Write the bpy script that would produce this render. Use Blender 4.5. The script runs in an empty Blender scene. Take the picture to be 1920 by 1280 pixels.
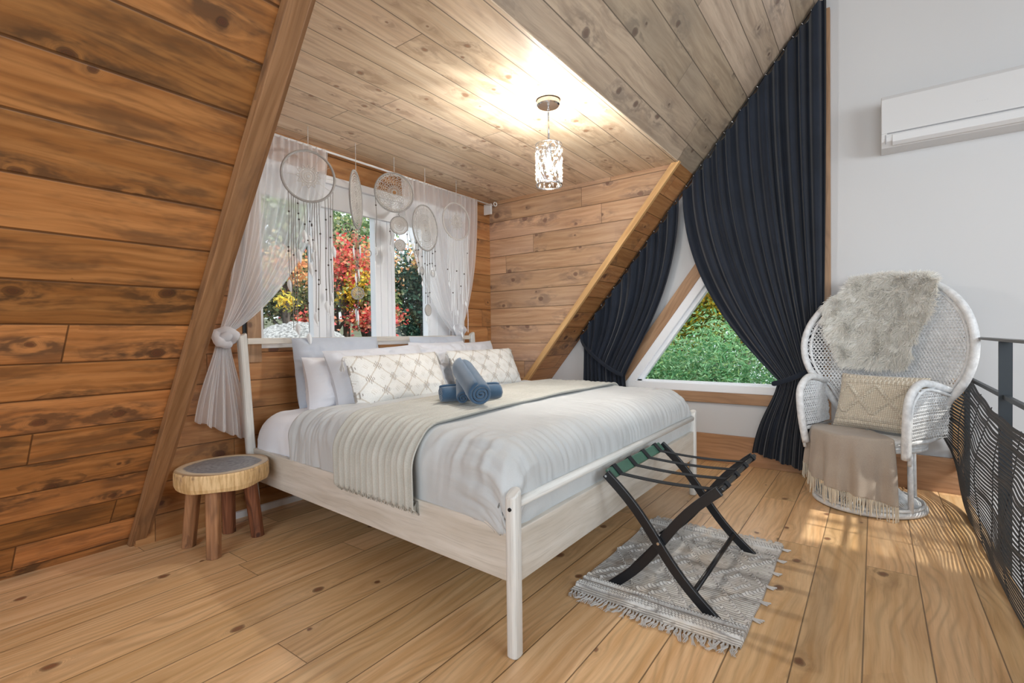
import bpy, math, random
from mathutils import Vector, Matrix, noise
from math import pi, sin, cos, tan, sqrt, atan2, floor, exp, radians

random.seed(7)
S = bpy.context.scene
COL = S.collection

# ------------------------------------------------------------------ camera
CAM_H = 1.03
F_PX, YAW, PITCH, ROLL = 930.44, radians(36.15), radians(-.8204), radians(-.6865)
cy_, sy_, cp_, sp_, cr_, sr_ = cos(YAW), sin(YAW), cos(PITCH), sin(PITCH), cos(ROLL), sin(ROLL)
fw = Vector((cy_*cp_, sy_*cp_, sp_)); rt = Vector((sy_, -cy_, 0)); up = rt.cross(fw)
r2 = cr_*rt + sr_*up; u2 = -sr_*rt + cr_*up
cam = bpy.data.cameras.new('camera'); cam.sensor_width = 36; cam.lens = F_PX/1920*36
cam.clip_start = .05; cam.clip_end = 200
co = bpy.data.objects.new('camera', cam); COL.objects.link(co)
co.matrix_world = Matrix(((r2.x, u2.x, -fw.x, 0), (r2.y, u2.y, -fw.y, 0), (r2.z, u2.z, -fw.z, CAM_H), (0, 0, 0, 1)))
S.camera = co

# ------------------------------------------------------------------ view, world, sun, big lights
S.view_settings.view_transform = 'Standard'; S.view_settings.look = 'None'
S.view_settings.exposure = 0.08; S.view_settings.gamma = 1; S.view_settings.use_curve_mapping = False
S.cycles.max_bounces = 8; S.cycles.diffuse_bounces = 4; S.cycles.transparent_max_bounces = 24
S.cycles.glossy_bounces = 3; S.cycles.transmission_bounces = 4
S.cycles.caustics_reflective = False; S.cycles.caustics_refractive = False
S.cycles.sample_clamp_indirect = 4; S.cycles.use_denoising = True
W = bpy.data.worlds.new('sky'); S.world = W; W.use_nodes = True
wn = W.node_tree; bg = wn.nodes['Background']
bg.inputs['Color'].default_value = (.82, .91, 1, 1); bg.inputs['Strength'].default_value = 1.7

def lamp(name, kind, loc, power, color=(1, 1, 1), **kw):
    d = bpy.data.lights.new(name, kind); d.energy = power; d.color = color
    for k, v in kw.items():
        if k != 'aim': setattr(d, k, v)
    o = bpy.data.objects.new(name, d); COL.objects.link(o); o.location = loc
    if 'aim' in kw:
        o.rotation_euler = (Vector(kw['aim'])-Vector(loc)).to_track_quat('-Z', 'Y').to_euler()
    return o
SUN = lamp('sun', 'SUN', (0, -6, 8), 3.4, (1, .95, .86), angle=radians(1.3), aim=(.3, .35, 0))
# added fill lights, set at made-up openings in the unseen gable and far slope
lamp('gable_fill', 'AREA', (-3.1, -.4, 1.9), 125, (.82, .92, 1), shape='RECTANGLE', size=3.6, size_y=3.0, aim=(3, 1.2, 1.2))
lamp('slope_fill', 'AREA', (1.1, -3.25, 2.05), 105, (.86, .94, 1), shape='RECTANGLE', size=2.9, size_y=1.3, aim=(2.9, .6, 0))

# ------------------------------------------------------------------ helpers
def tag(o, label=None, cat=None, group=None, kind=None):
    if label: o['label'] = label
    if cat: o['category'] = cat
    if group: o['group'] = group
    if kind: o['kind'] = kind
    return o
def empty(name, loc=(0, 0, 0), rz=0, label=None, cat=None, group=None):
    o = bpy.data.objects.new(name, None); COL.objects.link(o); o.location = loc; o.rotation_euler = (0, 0, rz)
    o.empty_display_size = .05
    return tag(o, label, cat, group)

class MB:
    def __init__(s): s.v = []; s.f = []; s.uv = None; s.fm = []
    def add(s, vs, fs):
        n = len(s.v); s.v += [Vector(p) for p in vs]; s.f += [tuple(i+n for i in f) for f in fs]; return s
    def hexa(s, p):   # 8 points, bottom 4 then top 4
        return s.add(p, [(3, 2, 1, 0), (4, 5, 6, 7), (0, 1, 5, 4), (1, 2, 6, 5), (2, 3, 7, 6), (3, 0, 4, 7)])
    def box(s, a, b):
        x0, y0, z0 = a; x1, y1, z1 = b
        return s.hexa([(x0, y0, z0), (x1, y0, z0), (x1, y1, z0), (x0, y1, z0), (x0, y0, z1), (x1, y0, z1), (x1, y1, z1), (x0, y1, z1)])
    def quad(s, *p): return s.add(p, [tuple(range(len(p)))])
    def grid(s, fn, nu, nv, closeu=False, uvfn=None):
        n = len(s.v)
        for i in range(nu+1 if not closeu else nu):
            for j in range(nv+1): s.v.append(Vector(fn(i/nu, j/nv)))
        m = nv+1; N = nu if closeu else nu+1
        for i in range(nu):
            for j in range(nv):
                a = n+i*m+j; b = n+((i+1) % N)*m+j
                s.f.append((a, b, b+1, a+1))
        return s
    def tube(s, pts, r, seg=8, caps=True, closed=False, flat=1.0, upv=None):
        pts = [Vector(p) for p in pts]; n = len(pts); rs = r if isinstance(r, (list, tuple)) else [r]*n
        base = len(s.v); prev = None
        for i, p in enumerate(pts):
            if closed: d = pts[(i+1) % n]-pts[i-1]
            else: d = pts[min(i+1, n-1)]-pts[max(i-1, 0)]
            if d.length < 1e-9: d = Vector((0, 0, 1))
            d.normalize()
            if prev is None:
                a = Vector(upv) if upv else (Vector((0, 0, 1)) if abs(d.z) < .9 else Vector((1, 0, 0)))
            else: a = prev
            x = a-d*a.dot(d)
            if x.length < 1e-6: x = d.orthogonal()
            x.normalize(); y = d.cross(x); prev = x
            for k in range(seg):
                t = 2*pi*k/seg; s.v.append(p+x*cos(t)*rs[i]+y*sin(t)*rs[i]*flat)
        for i in range(n if closed else n-1):
            for k in range(seg):
                a = base+i*seg; b = base+((i+1) % n)*seg; k2 = (k+1) % seg
                s.f.append((a+k, b+k, b+k2, a+k2))
        if caps and not closed:
            s.f.append(tuple(base+k for k in range(seg)))
            s.f.append(tuple(base+(n-1)*seg+k for k in reversed(range(seg))))
        return s
    def lathe(s, prof, c=(0, 0, 0), seg=32, ax='z'):
        c = Vector(c); base = len(s.v); m = len(prof)
        for k in range(seg):
            t = 2*pi*k/seg
            for r, z in prof:
                s.v.append(c+Vector((r*cos(t), r*sin(t), z)))
        for k in range(seg):
            k2 = (k+1) % seg
            for j in range(m-1):
                s.f.append((base+k*m+j, base+k2*m+j, base+k2*m+j+1, base+k*m+j+1))
        return s
    def torus(s, c, R, r, nrm=(0, 0, 1), seg=28, rs=6, squash=1.0):
        c = Vector(c); q = Vector(nrm).to_track_quat('Z', 'Y').to_matrix()
        return s.tube([c+q@Vector((R*cos(2*pi*i/seg), R*squash*sin(2*pi*i/seg), 0)) for i in range(seg)], r, rs, closed=True)
    def xf(s, M):
        s.v = [M@p for p in s.v]; return s
    def build(s, name, mat, parent=None, smooth=False, axis=None, bevel=0, sub=0, solid=0, auto=None):
        me = bpy.data.meshes.new(name); me.from_pydata([tuple(p) for p in s.v], [], s.f)
        mats = mat if isinstance(mat, (list, tuple)) else [mat]
        for m in mats: me.materials.append(m)
        if axis is not None:
            a = Vector(axis).normalized(); L = me.uv_layers.new(name='UVMap')
            for p in me.polygons:
                n = p.normal; b = n.cross(a)
                if b.length < .3:
                    a2 = n.orthogonal().normalized(); b = n.cross(a2).normalized()
                else: b.normalize(); a2 = a
                # keep a stable sign
                if max(b, key=abs) < 0: b = -b
                for li in p.loop_indices:
                    q = me.vertices[me.loops[li].vertex_index].co
                    L.data[li].uv = (q.dot(a2), q.dot(b))
        elif s.uv is not None:
            L = me.uv_layers.new(name='UVMap')
            for li, l in enumerate(me.loops): L.data[li].uv = s.uv[l.vertex_index]
        if smooth: me.shade_smooth()
        o = bpy.data.objects.new(name, me); COL.objects.link(o)
        if parent: o.parent = parent
        if bevel:
            b = o.modifiers.new('bevel', 'BEVEL'); b.width = bevel; b.segments = 2; b.limit_method = 'ANGLE'
        if solid:
            b = o.modifiers.new('solid', 'SOLIDIFY'); b.thickness = solid; b.offset = 0
        if sub:
            b = o.modifiers.new('sub', 'SUBSURF'); b.levels = sub; b.render_levels = sub
        return o
def lerp(a, b, t): return a+(b-a)*t
def vl(a, b, t): return Vector(a).lerp(Vector(b), t)
def sm(t): t = max(0, min(1, t)); return t*t*(3-2*t)
def bez(p0, p1, p2, p3, t):
    m = 1-t; return p0*m**3+p1*3*m*m*t+p2*3*m*t*t+p3*t**3
def nz(x, y, z=0): return noise.noise(Vector((x, y, z)))

# ------------------------------------------------------------------ materials
class NT:
    def __init__(s, name):
        s.m = bpy.data.materials.new(name); s.m.use_nodes = True; s.t = s.m.node_tree
        s.b = s.t.nodes['Principled BSDF']; s.out = s.t.nodes['Material Output']
    def set(s, sock, v):
        if isinstance(v, bpy.types.NodeSocket): s.t.links.new(v, sock)
        elif v is not None: sock.default_value = v
    def node(s, ty, ins=None, **kw):
        n = s.t.nodes.new(ty)
        for k, v in kw.items(): setattr(n, k, v)
        for k, v in (ins or {}).items(): s.set(n.inputs[k], v)
        return n
    def m_(s, op, a, b=None, c=None, clamp=False):
        n = s.node('ShaderNodeMath', operation=op); n.use_clamp = clamp
        s.set(n.inputs[0], a); s.set(n.inputs[1], b)
        if c is not None: s.set(n.inputs[2], c)
        return n.outputs[0]
    def vec(s, x, y, z=0.0):
        n = s.node('ShaderNodeCombineXYZ'); s.set(n.inputs[0], x); s.set(n.inputs[1], y); s.set(n.inputs[2], z); return n.outputs[0]
    def mix(s, f, a, b, blend='MIX'):
        n = s.node('ShaderNodeMix', data_type='RGBA', blend_type=blend); n.clamp_factor = True
        s.set(n.inputs[0], f); s.set(n.inputs[6], a if isinstance(a, bpy.types.NodeSocket) else (*a, 1) if len(a) == 3 else a)
        s.set(n.inputs[7], b if isinstance(b, bpy.types.NodeSocket) else (*b, 1) if len(b) == 3 else b)
        return n.outputs[2]
    def noise(s, v, scale=1, detail=2, rough=.5, dist=0):
        n = s.node('ShaderNodeTexNoise', {'Vector': v, 'Scale': scale, 'Detail': detail, 'Roughness': rough, 'Distortion': dist})
        return n.outputs['Fac']
    def ss(s, x, a, b):  # smooth step a..b -> 0..1
        n = s.node('ShaderNodeMapRange', interpolation_type='SMOOTHSTEP')
        s.set(n.inputs[0], x); n.inputs[1].default_value = a; n.inputs[2].default_value = b
        return n.outputs[0]
    def bump(s, h, strength=.3, dist=.002):
        n = s.node('ShaderNodeBump', {'Height': h, 'Strength': strength, 'Distance': dist}); s.set(s.b.inputs['Normal'], n.outputs[0])
    def p(s, **kw):
        names = {'col': 'Base Color', 'rough': 'Roughness', 'metal': 'Metallic', 'spec': 'Specular IOR Level', 'sheen': 'Sheen Weight', 'emit': 'Emission Color', 'es': 'Emission Strength'}
        for k, v in kw.items():
            if isinstance(v, tuple) and len(v) == 3: v = (*v, 1)
            s.set(s.b.inputs[names[k]], v)
        return s
def sep(n, v):
    q = n.node('ShaderNodeSeparateXYZ', {0: v}); return q.outputs

def wood(name, lo, hi, dark, w=.165, L=2.6, groove=.0035, knots=2.4, kp=.55, stain=.5, ring=.35, rough=.5, plank=True, tone=.35, phase=0.0, spec=.4, streak=28, kr=.015, rf=30, stt=.54, grey=None, gcol=None):
    """lo/hi: early and late wood colours, dark: knot and stain colour; all linear"""
    n = NT(name); uv = n.node('ShaderNodeUVMap').outputs[0]; o = sep(n, uv); u, v = o[0], o[1]
    v = n.m_('ADD', v, phase)
    if plank:
        rowf = n.m_('DIVIDE', v, w); row = n.m_('FLOOR', rowf); fr = n.m_('FRACT', rowf)
        r0 = n.node('ShaderNodeTexWhiteNoise', {'W': row}, noise_dimensions='1D').outputs['Value']
        uu = n.m_('MULTIPLY_ADD', r0, 7.3, u); sf = n.m_('DIVIDE', uu, L); seg = n.m_('FLOOR', sf); sfr = n.m_('FRACT', sf)
        wnn = n.node('ShaderNodeTexWhiteNoise', {'Vector': n.vec(row, seg, 3.0)}, noise_dimensions='3D')
        ra = wnn.outputs['Value']; cc = n.node('ShaderNodeSeparateColor', {0: wnn.outputs['Color']}).outputs; rb, rc = cc[0], cc[1]
        e = n.m_('MULTIPLY', n.m_('MINIMUM', fr, n.m_('SUBTRACT', 1.0, fr)), w)
        e2 = n.m_('MULTIPLY', n.m_('MINIMUM', sfr, n.m_('SUBTRACT', 1.0, sfr)), L)
        edge = n.m_('MINIMUM', e, n.m_('MULTIPLY', e2, 1.6))
        g = n.m_('SUBTRACT', 1.0, n.ss(edge, groove*.35, groove))
        u = n.m_('MULTIPLY_ADD', ra, 13.0, uu); v = n.m_('MULTIPLY_ADD', rb, 9.0, v)
    else:
        ra = rb = rc = None; g = None
    # knots
    warp = n.noise(n.vec(u, v), 2.0, 2)
    w1 = n.noise(n.vec(n.m_('MULTIPLY', u, 9), n.m_('MULTIPLY', v, 22)), 1.0, 3, .6)
    kx = n.m_('MULTIPLY_ADD', w1, .030, u); ky = n.m_('MULTIPLY', n.m_('MULTIPLY_ADD', w1, .016, v), 1.5)
    vo = n.node('ShaderNodeTexVoronoi', {'Vector': n.vec(kx, ky, 0.0), 'Scale': knots}, voronoi_dimensions='2D')
    po = sep(n, vo.outputs['Position'])
    du = n.m_('SUBTRACT', kx, po[0]); dv = n.m_('DIVIDE', n.m_('SUBTRACT', ky, po[1]), 1.5)
    kc = n.node('ShaderNodeSeparateColor', {0: vo.outputs['Color']}).outputs
    off = n.m_('MULTIPLY', n.m_('GREATER_THAN', kc[0], kp), 5.0)
    size = n.m_('MULTIPLY_ADD', kc[1], 1.1, .4)
    du = n.m_('DIVIDE', n.m_('ADD', du, off), size); dv = n.m_('DIVIDE', dv, size)
    ds = n.m_('SQRT', n.m_('ADD', n.m_('POWER', n.m_('MULTIPLY', du, .8), 2.0), n.m_('POWER', dv, 2.0)))
    gau = lambda su, sv: n.m_('EXPONENT', n.m_('MULTIPLY', n.m_('ADD', n.m_('POWER', n.m_('DIVIDE', du, su), 2.0), n.m_('POWER', n.m_('DIVIDE', dv, sv), 2.0)), -1.0))
    vg = n.m_('SUBTRACT', v, n.m_('MULTIPLY', n.m_('MULTIPLY', dv, gau(.085, .045)), .85))
    vg = n.m_('ADD', vg, n.m_('MULTIPLY', warp, .05))
    st = n.noise(n.vec(n.m_('MULTIPLY', u, 1.6), n.m_('MULTIPLY', vg, streak)), 1.0, 4, .6)
    fine = n.noise(n.vec(n.m_('MULTIPLY', u, 5.0), n.m_('MULTIPLY', vg, 150.0)), 1.0, 3, .6)
    vr = n.m_('ADD', vg, n.m_('MULTIPLY', n.noise(n.vec(n.m_('MULTIPLY', u, .8), n.m_('MULTIPLY', v, 2.6)), 1.0, 2), .42))
    rg = n.m_('MULTIPLY_ADD', n.m_('SINE', n.m_('MULTIPLY', vr, 2*pi*rf)), .5, .5)
    rg = n.m_('MULTIPLY', n.m_('POWER', rg, 3.0), n.ss(n.noise(n.vec(n.m_('MULTIPLY', u, 1.2), n.m_('MULTIPLY', v, 5)), 1.0, 2), .36, .62))
    col = n.mix(n.ss(st, .30, .70), lo, hi)
    dk = [c*.55 for c in lo]
    col = n.mix(n.m_('MULTIPLY', rg, ring), col, dk)
    col = n.mix(n.m_('MULTIPLY', n.ss(fine, .5, .75), .32), col, dk)
    # stains that sit in the wood, strongest in streaks beside the knots
    s1 = n.noise(n.vec(n.m_('MULTIPLY', u, 2.6), n.m_('MULTIPLY', vg, 9.0)), 1.0, 4, .65)
    s2 = n.noise(n.vec(n.m_('MULTIPLY', u, 11), n.m_('MULTIPLY', vg, 30.0)), 1.0, 3, .6)
    sf_ = n.m_('ADD', n.m_('MULTIPLY', n.ss(s1, stt, stt+.16), .7), n.m_('MULTIPLY', n.m_('MULTIPLY', gau(.13, .05), 1.5), n.ss(s2, .36, .62)), clamp=True)
    sf_ = n.m_('MULTIPLY', sf_, n.m_('MULTIPLY_ADD', st, .8, .4))
    col = n.mix(n.m_('MULTIPLY', sf_, stain), col, dark)
    lt = n.m_('MULTIPLY', gau(.05, .035), n.ss(s2, .6, .45)); col = n.mix(n.m_('MULTIPLY', lt, .45), col, [min(1, c*1.2) for c in hi])
    if grey: col = n.mix(n.m_('MULTIPLY', n.ss(n.noise(n.vec(n.m_('MULTIPLY', u, .8), n.m_('MULTIPLY', v, 1.7)), 1.0, 2), .42, .7), grey), col, gcol)
    # knot core
    core = n.m_('SUBTRACT', 1.0, n.ss(ds, kr*.55, kr*1.25))
    rim = n.m_('MULTIPLY', n.m_('SUBTRACT', 1.0, n.ss(n.m_('ABSOLUTE', n.m_('SUBTRACT', ds, kr)), .0, .006)), .8)
    kr_ = n.m_('MULTIPLY_ADD', n.m_('SINE', n.m_('MULTIPLY', ds, 2*pi/.0048)), .5, .5)
    col = n.mix(n.m_('MULTIPLY', n.m_('MULTIPLY', kr_, gau(.034, .030)), .45), col, [c*.5 for c in lo])
    kn = n.mix(n.m_('MULTIPLY_ADD', kr_, .35, .1), dark, [lo[0]*.6, lo[1]*.36, lo[2]*.3])
    col = n.mix(n.m_('MULTIPLY', core, .9), col, kn)
    col = n.mix(n.m_('MULTIPLY', rim, .6), col, [c*.6 for c in dark])
    if plank:
        tn = n.m_('MULTIPLY_ADD', rc, tone, 1-tone*.5)
        col = n.mix(1.0, col, n.node('ShaderNodeCombineColor', {0: tn, 1: tn, 2: n.m_('POWER', tn, 1.3)}).outputs[0], 'MULTIPLY')
        col = n.mix(n.m_('MULTIPLY', g, .85), col, [c*.22 for c in lo])
        h = n.m_('SUBTRACT', n.m_('MULTIPLY', st, .12), n.m_('MULTIPLY', g, 1.5))
    else: h = n.m_('MULTIPLY', st, .3)
    n.p(col=col, spec=spec, rough=n.m_('MULTIPLY_ADD', st, .12, rough-.06)); n.bump(h, .5, .003)
    return n.m

def plain(name, col, rough=.5, metal=0, spec=.5, bump=0, bs=300, var=0, vs=3, sheen=0):
    n = NT(name)
    c = (*col, 1)
    if var:
        tc = n.node('ShaderNodeTexCoord').outputs['Object']
        c = n.mix(n.m_('MULTIPLY', n.ss(n.noise(tc, vs, 4, .6), .3, .7), 1.0), [x*(1-var) for x in col], col)
    n.p(col=c, rough=rough, metal=metal, spec=spec, sheen=sheen)
    if bump:
        tc = n.node('ShaderNodeTexCoord').outputs['Object']
        n.bump(n.noise(tc, bs, 2), bump, .002)
    return n.m
def emitter(name, col, strength):
    n = NT(name); n.p(col=(0, 0, 0), emit=col, es=strength); return n.m
def sheer(name, col, trans=.45):
    n = NT(name); n.t.nodes.remove(n.b)
    tc = n.node('ShaderNodeTexCoord').outputs['Object']
    df = n.node('ShaderNodeBsdfDiffuse', {'Color': (*col, 1)}); tl = n.node('ShaderNodeBsdfTranslucent', {'Color': (*col, 1)})
    mx = n.node('ShaderNodeMixShader', {0: .45, 1: df.outputs[0], 2: tl.outputs[0]})
    tr = n.node('ShaderNodeBsdfTransparent')
    lw = n.node('ShaderNodeLayerWeight', {'Blend': .35}).outputs['Facing']
    f = n.m_('MULTIPLY_ADD', lw, .35, 1-trans, clamp=True)
    m2 = n.node('ShaderNodeMixShader', {0: f, 1: tr.outputs[0], 2: mx.outputs[0]})
    n.t.links.new(m2.outputs[0], n.out.inputs[0]); return n.m
def fabric(name, col, col2=None, scale=350, bump=.25, rough=.9, var=.5, sheen=.2):
    n = NT(name); tc = n.node('ShaderNodeTexCoord').outputs['Object']
    a = n.noise(tc, scale, 2); b = n.noise(tc, 6, 3)
    c = n.mix(n.ss(n.m_('MULTIPLY_ADD', a, .5, n.m_('MULTIPLY', b, .5)), .35, .65), col2 or [x*.86 for x in col], col)
    n.p(col=c, rough=rough, spec=.15, sheen=sheen); n.bump(a, bump, .001); return n.m
def glassm(name):
    n = NT(name); n.t.nodes.remove(n.b)
    tr = n.node('ShaderNodeBsdfTransparent', {'Color': (.97, .985, .985, 1)}); gl = n.node('ShaderNodeBsdfGlossy', {'Roughness': .02, 'Color': (1, 1, 1, 1)})
    fr = n.node('ShaderNodeFresnel', {'IOR': 1.45})
    m = n.node('ShaderNodeMixShader', {0: fr.outputs[0], 1: tr.outputs[0], 2: gl.outputs[0]})
    n.t.links.new(m.outputs[0], n.out.inputs[0]); return n.m

M_slope = wood('stained_pine_slope', (.34, .135, .038), (.50, .225, .075), (.055, .032, .020), w=.168, stain=.95, kp=.75, knots=3.4, phase=.02, tone=.6, rough=.5, ring=.4, groove=.0055, stt=.47)
M_slopeup = wood('weathered_pine_slope', (.40, .30, .215), (.56, .44, .325), (.12, .095, .08), w=.168, stain=.6, kp=.5, knots=3.2, phase=.02, tone=.3, ring=.2, grey=.5, gcol=(.30, .25, .20))
M_dceil = wood('pale_pine_ceiling', (.69, .52, .355), (.85, .70, .53), (.34, .19, .11), w=.168, stain=.55, kp=.5, knots=4.5, tone=.2, kr=.009, ring=.2)
M_cheek = wood('pine_cheek_wall', (.47, .27, .15), (.65, .42, .26), (.17, .11, .09), w=.162, stain=.7, kp=.6, knots=3.2, tone=.25, phase=.022, ring=.2, grey=.35, gcol=(.50, .36, .29))
M_wwall = wood('pine_window_wall', (.36, .15, .05), (.50, .25, .10), (.09, .05, .035), w=.162, stain=.6, kp=.6, knots=3.2, tone=.35, phase=.03, ring=.25)
M_floor = wood('pine_floorboards', (.65, .385, .175), (.83, .56, .31), (.12, .05, .028), w=.177, L=2.3, groove=.0028, stain=.2, kp=.55, knots=2.5, ring=.42, rough=.31, tone=.3, phase=-.031+.177, kr=.013, spec=.45)
M_beam = wood('dark_beam_wood', (.22, .105, .042), (.34, .18, .085), (.07, .04, .028), stain=.6, plank=False, knots=2.2, kp=.35, ring=.45, streak=40, rough=.6)
M_trimlight = wood('light_trim_wood', (.58, .32, .13), (.74, .46, .20), (.25, .12, .05), stain=.15, plank=False, knots=2.0, kp=.2, ring=.25)
M_casing = wood('casing_wood', (.34, .19, .10), (.46, .28, .16), (.14, .08, .05), stain=.3, plank=False, knots=2.0, kp=.3, ring=.4)
M_base = wood('baseboard_wood', (.36, .19, .095), (.48, .27, .145), (.16, .08, .05), stain=.3, plank=False, knots=1.6, kp=.4, ring=.4, rough=.4)
M_birch = wood('whitewashed_birch', (.55, .50, .43), (.70, .66, .60), (.42, .36, .30), stain=.35, plank=False, knots=1.0, kp=.05, ring=.12, streak=18, rough=.45)
M_postw = wood('whitewashed_post', (.62, .61, .58), (.74, .73, .70), (.5, .46, .4), stain=.25, plank=False, knots=1.0, kp=.0, ring=.1, streak=18, rough=.4)
M_white = plain('white_wall_paint', (.60, .60, .605), .8, bump=.05, bs=180)
M_frame = plain('white_window_frame', (.86, .87, .89), .35)
M_ac = plain('white_plastic', (.63, .63, .635), .3)
M_grey = plain('grey_plastic', (.25, .25, .26), .4)
M_black = plain('black_metal', (.012, .014, .017), .38, metal=.2)
M_rack = plain('black_lacquer', (.010, .011, .014), .32, var=.2, vs=8)
M_green = plain('dark_green_rail', (.055, .14, .10), .28, var=.3, vs=14)  # dark green tone for one top rail
M_strap = fabric('black_webbing', (.012, .014, .018), scale=500, bump=.5, rough=.75, sheen=.05)
M_chrome = plain('chrome', (.72, .73, .75), .16, metal=1)
M_whitemetal = plain('white_metal', (.82, .82, .82), .3)
M_glass = glassm('window_glass')
M_navy = fabric('navy_curtain_cloth', (.014, .020, .034), (.009, .013, .022), scale=420, bump=.2, rough=.62, sheen=.3)
M_sheer = sheer('white_sheer_cloth', (.96, .96, .975), .40)
M_sheerd = sheer('white_sheer_gathered', (.93, .93, .96), .15)
M_duvet = fabric('grey_duvet_cotton', (.535, .55, .555), (.49, .505, .51), scale=500, bump=.12)
M_sheet = fabric('white_bed_cotton', (.80, .80, .83), (.76, .76, .80), scale=500, bump=.12)
M_pillow = fabric('pale_grey_pillow_cotton', (.66, .67, .71), (.62, .63, .67), scale=500, bump=.12)
M_sham = fabric('grey_sham_cotton', (.50, .54, .61), (.46, .50, .57), scale=500, bump=.12)
M_runner = fabric('ribbed_sage_throw', (.52, .51, .465), (.43, .42, .375), scale=260, bump=.6)
M_towel = fabric('slate_blue_terry', (.060, .115, .19), (.035, .075, .13), scale=420, bump=1.0, sheen=.5)
M_knit = fabric('cream_knit', (.70, .64, .54), (.60, .54, .44), scale=220, bump=1.0)
M_throw = fabric('taupe_wool', (.42, .36, .30), (.36, .30, .25), scale=300, bump=.5)
M_fringe = fabric('cream_fringe', (.74, .68, .56), (.64, .57, .45), scale=300, bump=.4)
M_wicker = plain('white_painted_wicker', (.80, .81, .82), .5, var=.22, vs=40, bump=.6, bs=160)
M_cord = fabric('cotton_cord', (.62, .60, .58), (.50, .48, .46), scale=500, bump=.6)
M_doily = fabric('crochet_cotton', (.62, .59, .56), (.48, .45, .42), scale=380, bump=1.0)
M_bead = plain('dark_wooden_beads', (.06, .045, .04), .4)
M_feather = plain('white_feather', (.78, .80, .82), .7)
M_ringwrap = fabric('grey_wrapped_ring', (.42, .41, .40), (.30, .29, .28), scale=300, bump=.8)
M_net = fabric('black_open_weave', (.010, .013, .018), (.006, .008, .012), scale=300, bump=.6, rough=.7)
M_rail = plain('dark_grey_steel', (.022, .028, .034), .42, metal=.3)
M_railtop = plain('grey_steel', (.10, .105, .11), .4, metal=.3)

# ------------------------------------------------------------------ structure
XG, YW, XC, ZC = 4.13, 2.95, 3.70, 2.28         # gable wall, window wall, cheek wall, dormer ceiling
SL, YB = 1.22, 3.03                             # roof slope and where it meets the floor
DX0 = .865; XB = -3.6; RY = -.95                 # dormer left side, back gable, ridge line
KS = sqrt(1+SL*SL); SD = Vector((0, -1/KS, SL/KS)); SN = Vector((0, -SL/KS, -1/KS))  # up the slope; into the room
def slope(x, s, off=0): return Vector((x, YB, 0))+SD*s+SN*off
SRID = (YB-RY)*KS
SZC = ZC/SL*KS                                  # slope distance where the dormer ceiling meets it
YF = YB-ZC/SL
def struct(name, mb, mat, axis=None, **kw): return tag(mb.build(name, mat, None, axis=axis, **kw), kind='structure')

struct('floor', MB().box((XB, -.46, -.06), (XG, 3.25, 0)), M_floor, (1, 0, 0))
struct('wall_slope', MB().add([slope(XB, -.2), slope(DX0, -.2), slope(DX0, SZC), slope(XB, SZC)], [(0, 1, 2, 3)]), M_slope, (1, 0, 0), solid=0)
m = MB()
m.add([slope(XC, -.2), slope(XG, -.2), slope(XG, SZC), slope(XC, SZC)], [(0, 1, 2, 3)])
struct('wall_slope_right', m, M_wwall, (1, 0, 0))
m = MB()
m.add([slope(XB, SZC), slope(XG, SZC), slope(XG, SRID), slope(XB, SRID)], [(0, 1, 2, 3)])
struct('ceiling_slope', m, M_slopeup, (1, 0, 0))
struct('ceiling_dormer', MB().box((DX0, YF, ZC), (XC+.02, YW+.1, ZC+.04)), M_dceil, (1, 0, 0))
struct('wall_dormer_right', MB().add([(XC, YB, 0), (XC, YW+.1, 0), (XC, YW+.1, ZC+.02), (XC, YF, ZC+.02)], [(0, 1, 2, 3)]), M_cheek, (0, 1, 0))
struct('wall_dormer_left', MB().add([(DX0, YB, 0), (DX0, YW+.1, 0), (DX0, YW+.1, ZC+.02), (DX0, YF, ZC+.02)], [(3, 2, 1, 0)]), M_cheek, (0, 1, 0))
# window wall with an opening for the window
WX0, WX1, WZ0, WZ1 = 1.50, 3.32, .965, 2.075
m = MB()
for a, b in (((DX0, YW, 0), (XC, YW+.1, WZ0)), ((DX0, YW, WZ1), (XC, YW+.1, ZC)), ((DX0, YW, WZ0), (WX0, YW+.1, WZ1)), ((WX1, YW, WZ0), (XC, YW+.1, WZ1))): m.box(a, b)
struct('wall_back', m, M_wwall, (1, 0, 0))
# gable wall with the triangular window opening, reaching down to the lower storey
TY0, TY1, TZ0 = 1.76, .36, .565
TS = 1.36
def tz(y): return TZ0+.03+(TY0-y)*TS
G = []
gy = lambda y: SL*(YB-y)
m = MB()
def gpoly(pts): m.add([(XG, y, z) for y, z in pts], [tuple(range(len(pts)))]); m.add([(XG+.16, y, z) for y, z in pts], [tuple(reversed(range(len(pts))))])
gpoly([(3.2, -.1), (3.2, TZ0), (-5.2, TZ0), (-5.2, -.1)][::-1])
gpoly([(3.2, TZ0), (TY0, TZ0), (TY1, tz(TY1)), (TY1, gy(TY1)), (YB-TZ0/SL, TZ0)])
gpoly([(TY1, TZ0), (-5.2, TZ0), (-5.2, 5.2), (TY1, 5.2)])
gpoly([(3.2, -2.7), (-5.2, -2.7), (-5.2, -.1), (3.2, -.1)])
for (y0, z0), (y1, z1) in (((TY0, TZ0), (TY1, TZ0)), ((TY1, TZ0), (TY1, tz(TY1))), ((TY1, tz(TY1)), (TY0, TZ0))):
    m.quad((XG, y0, z0), (XG, y1, z1), (XG+.16, y1, z1), (XG+.16, y0, z0))
struct('wall_right', m, M_white)
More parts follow.
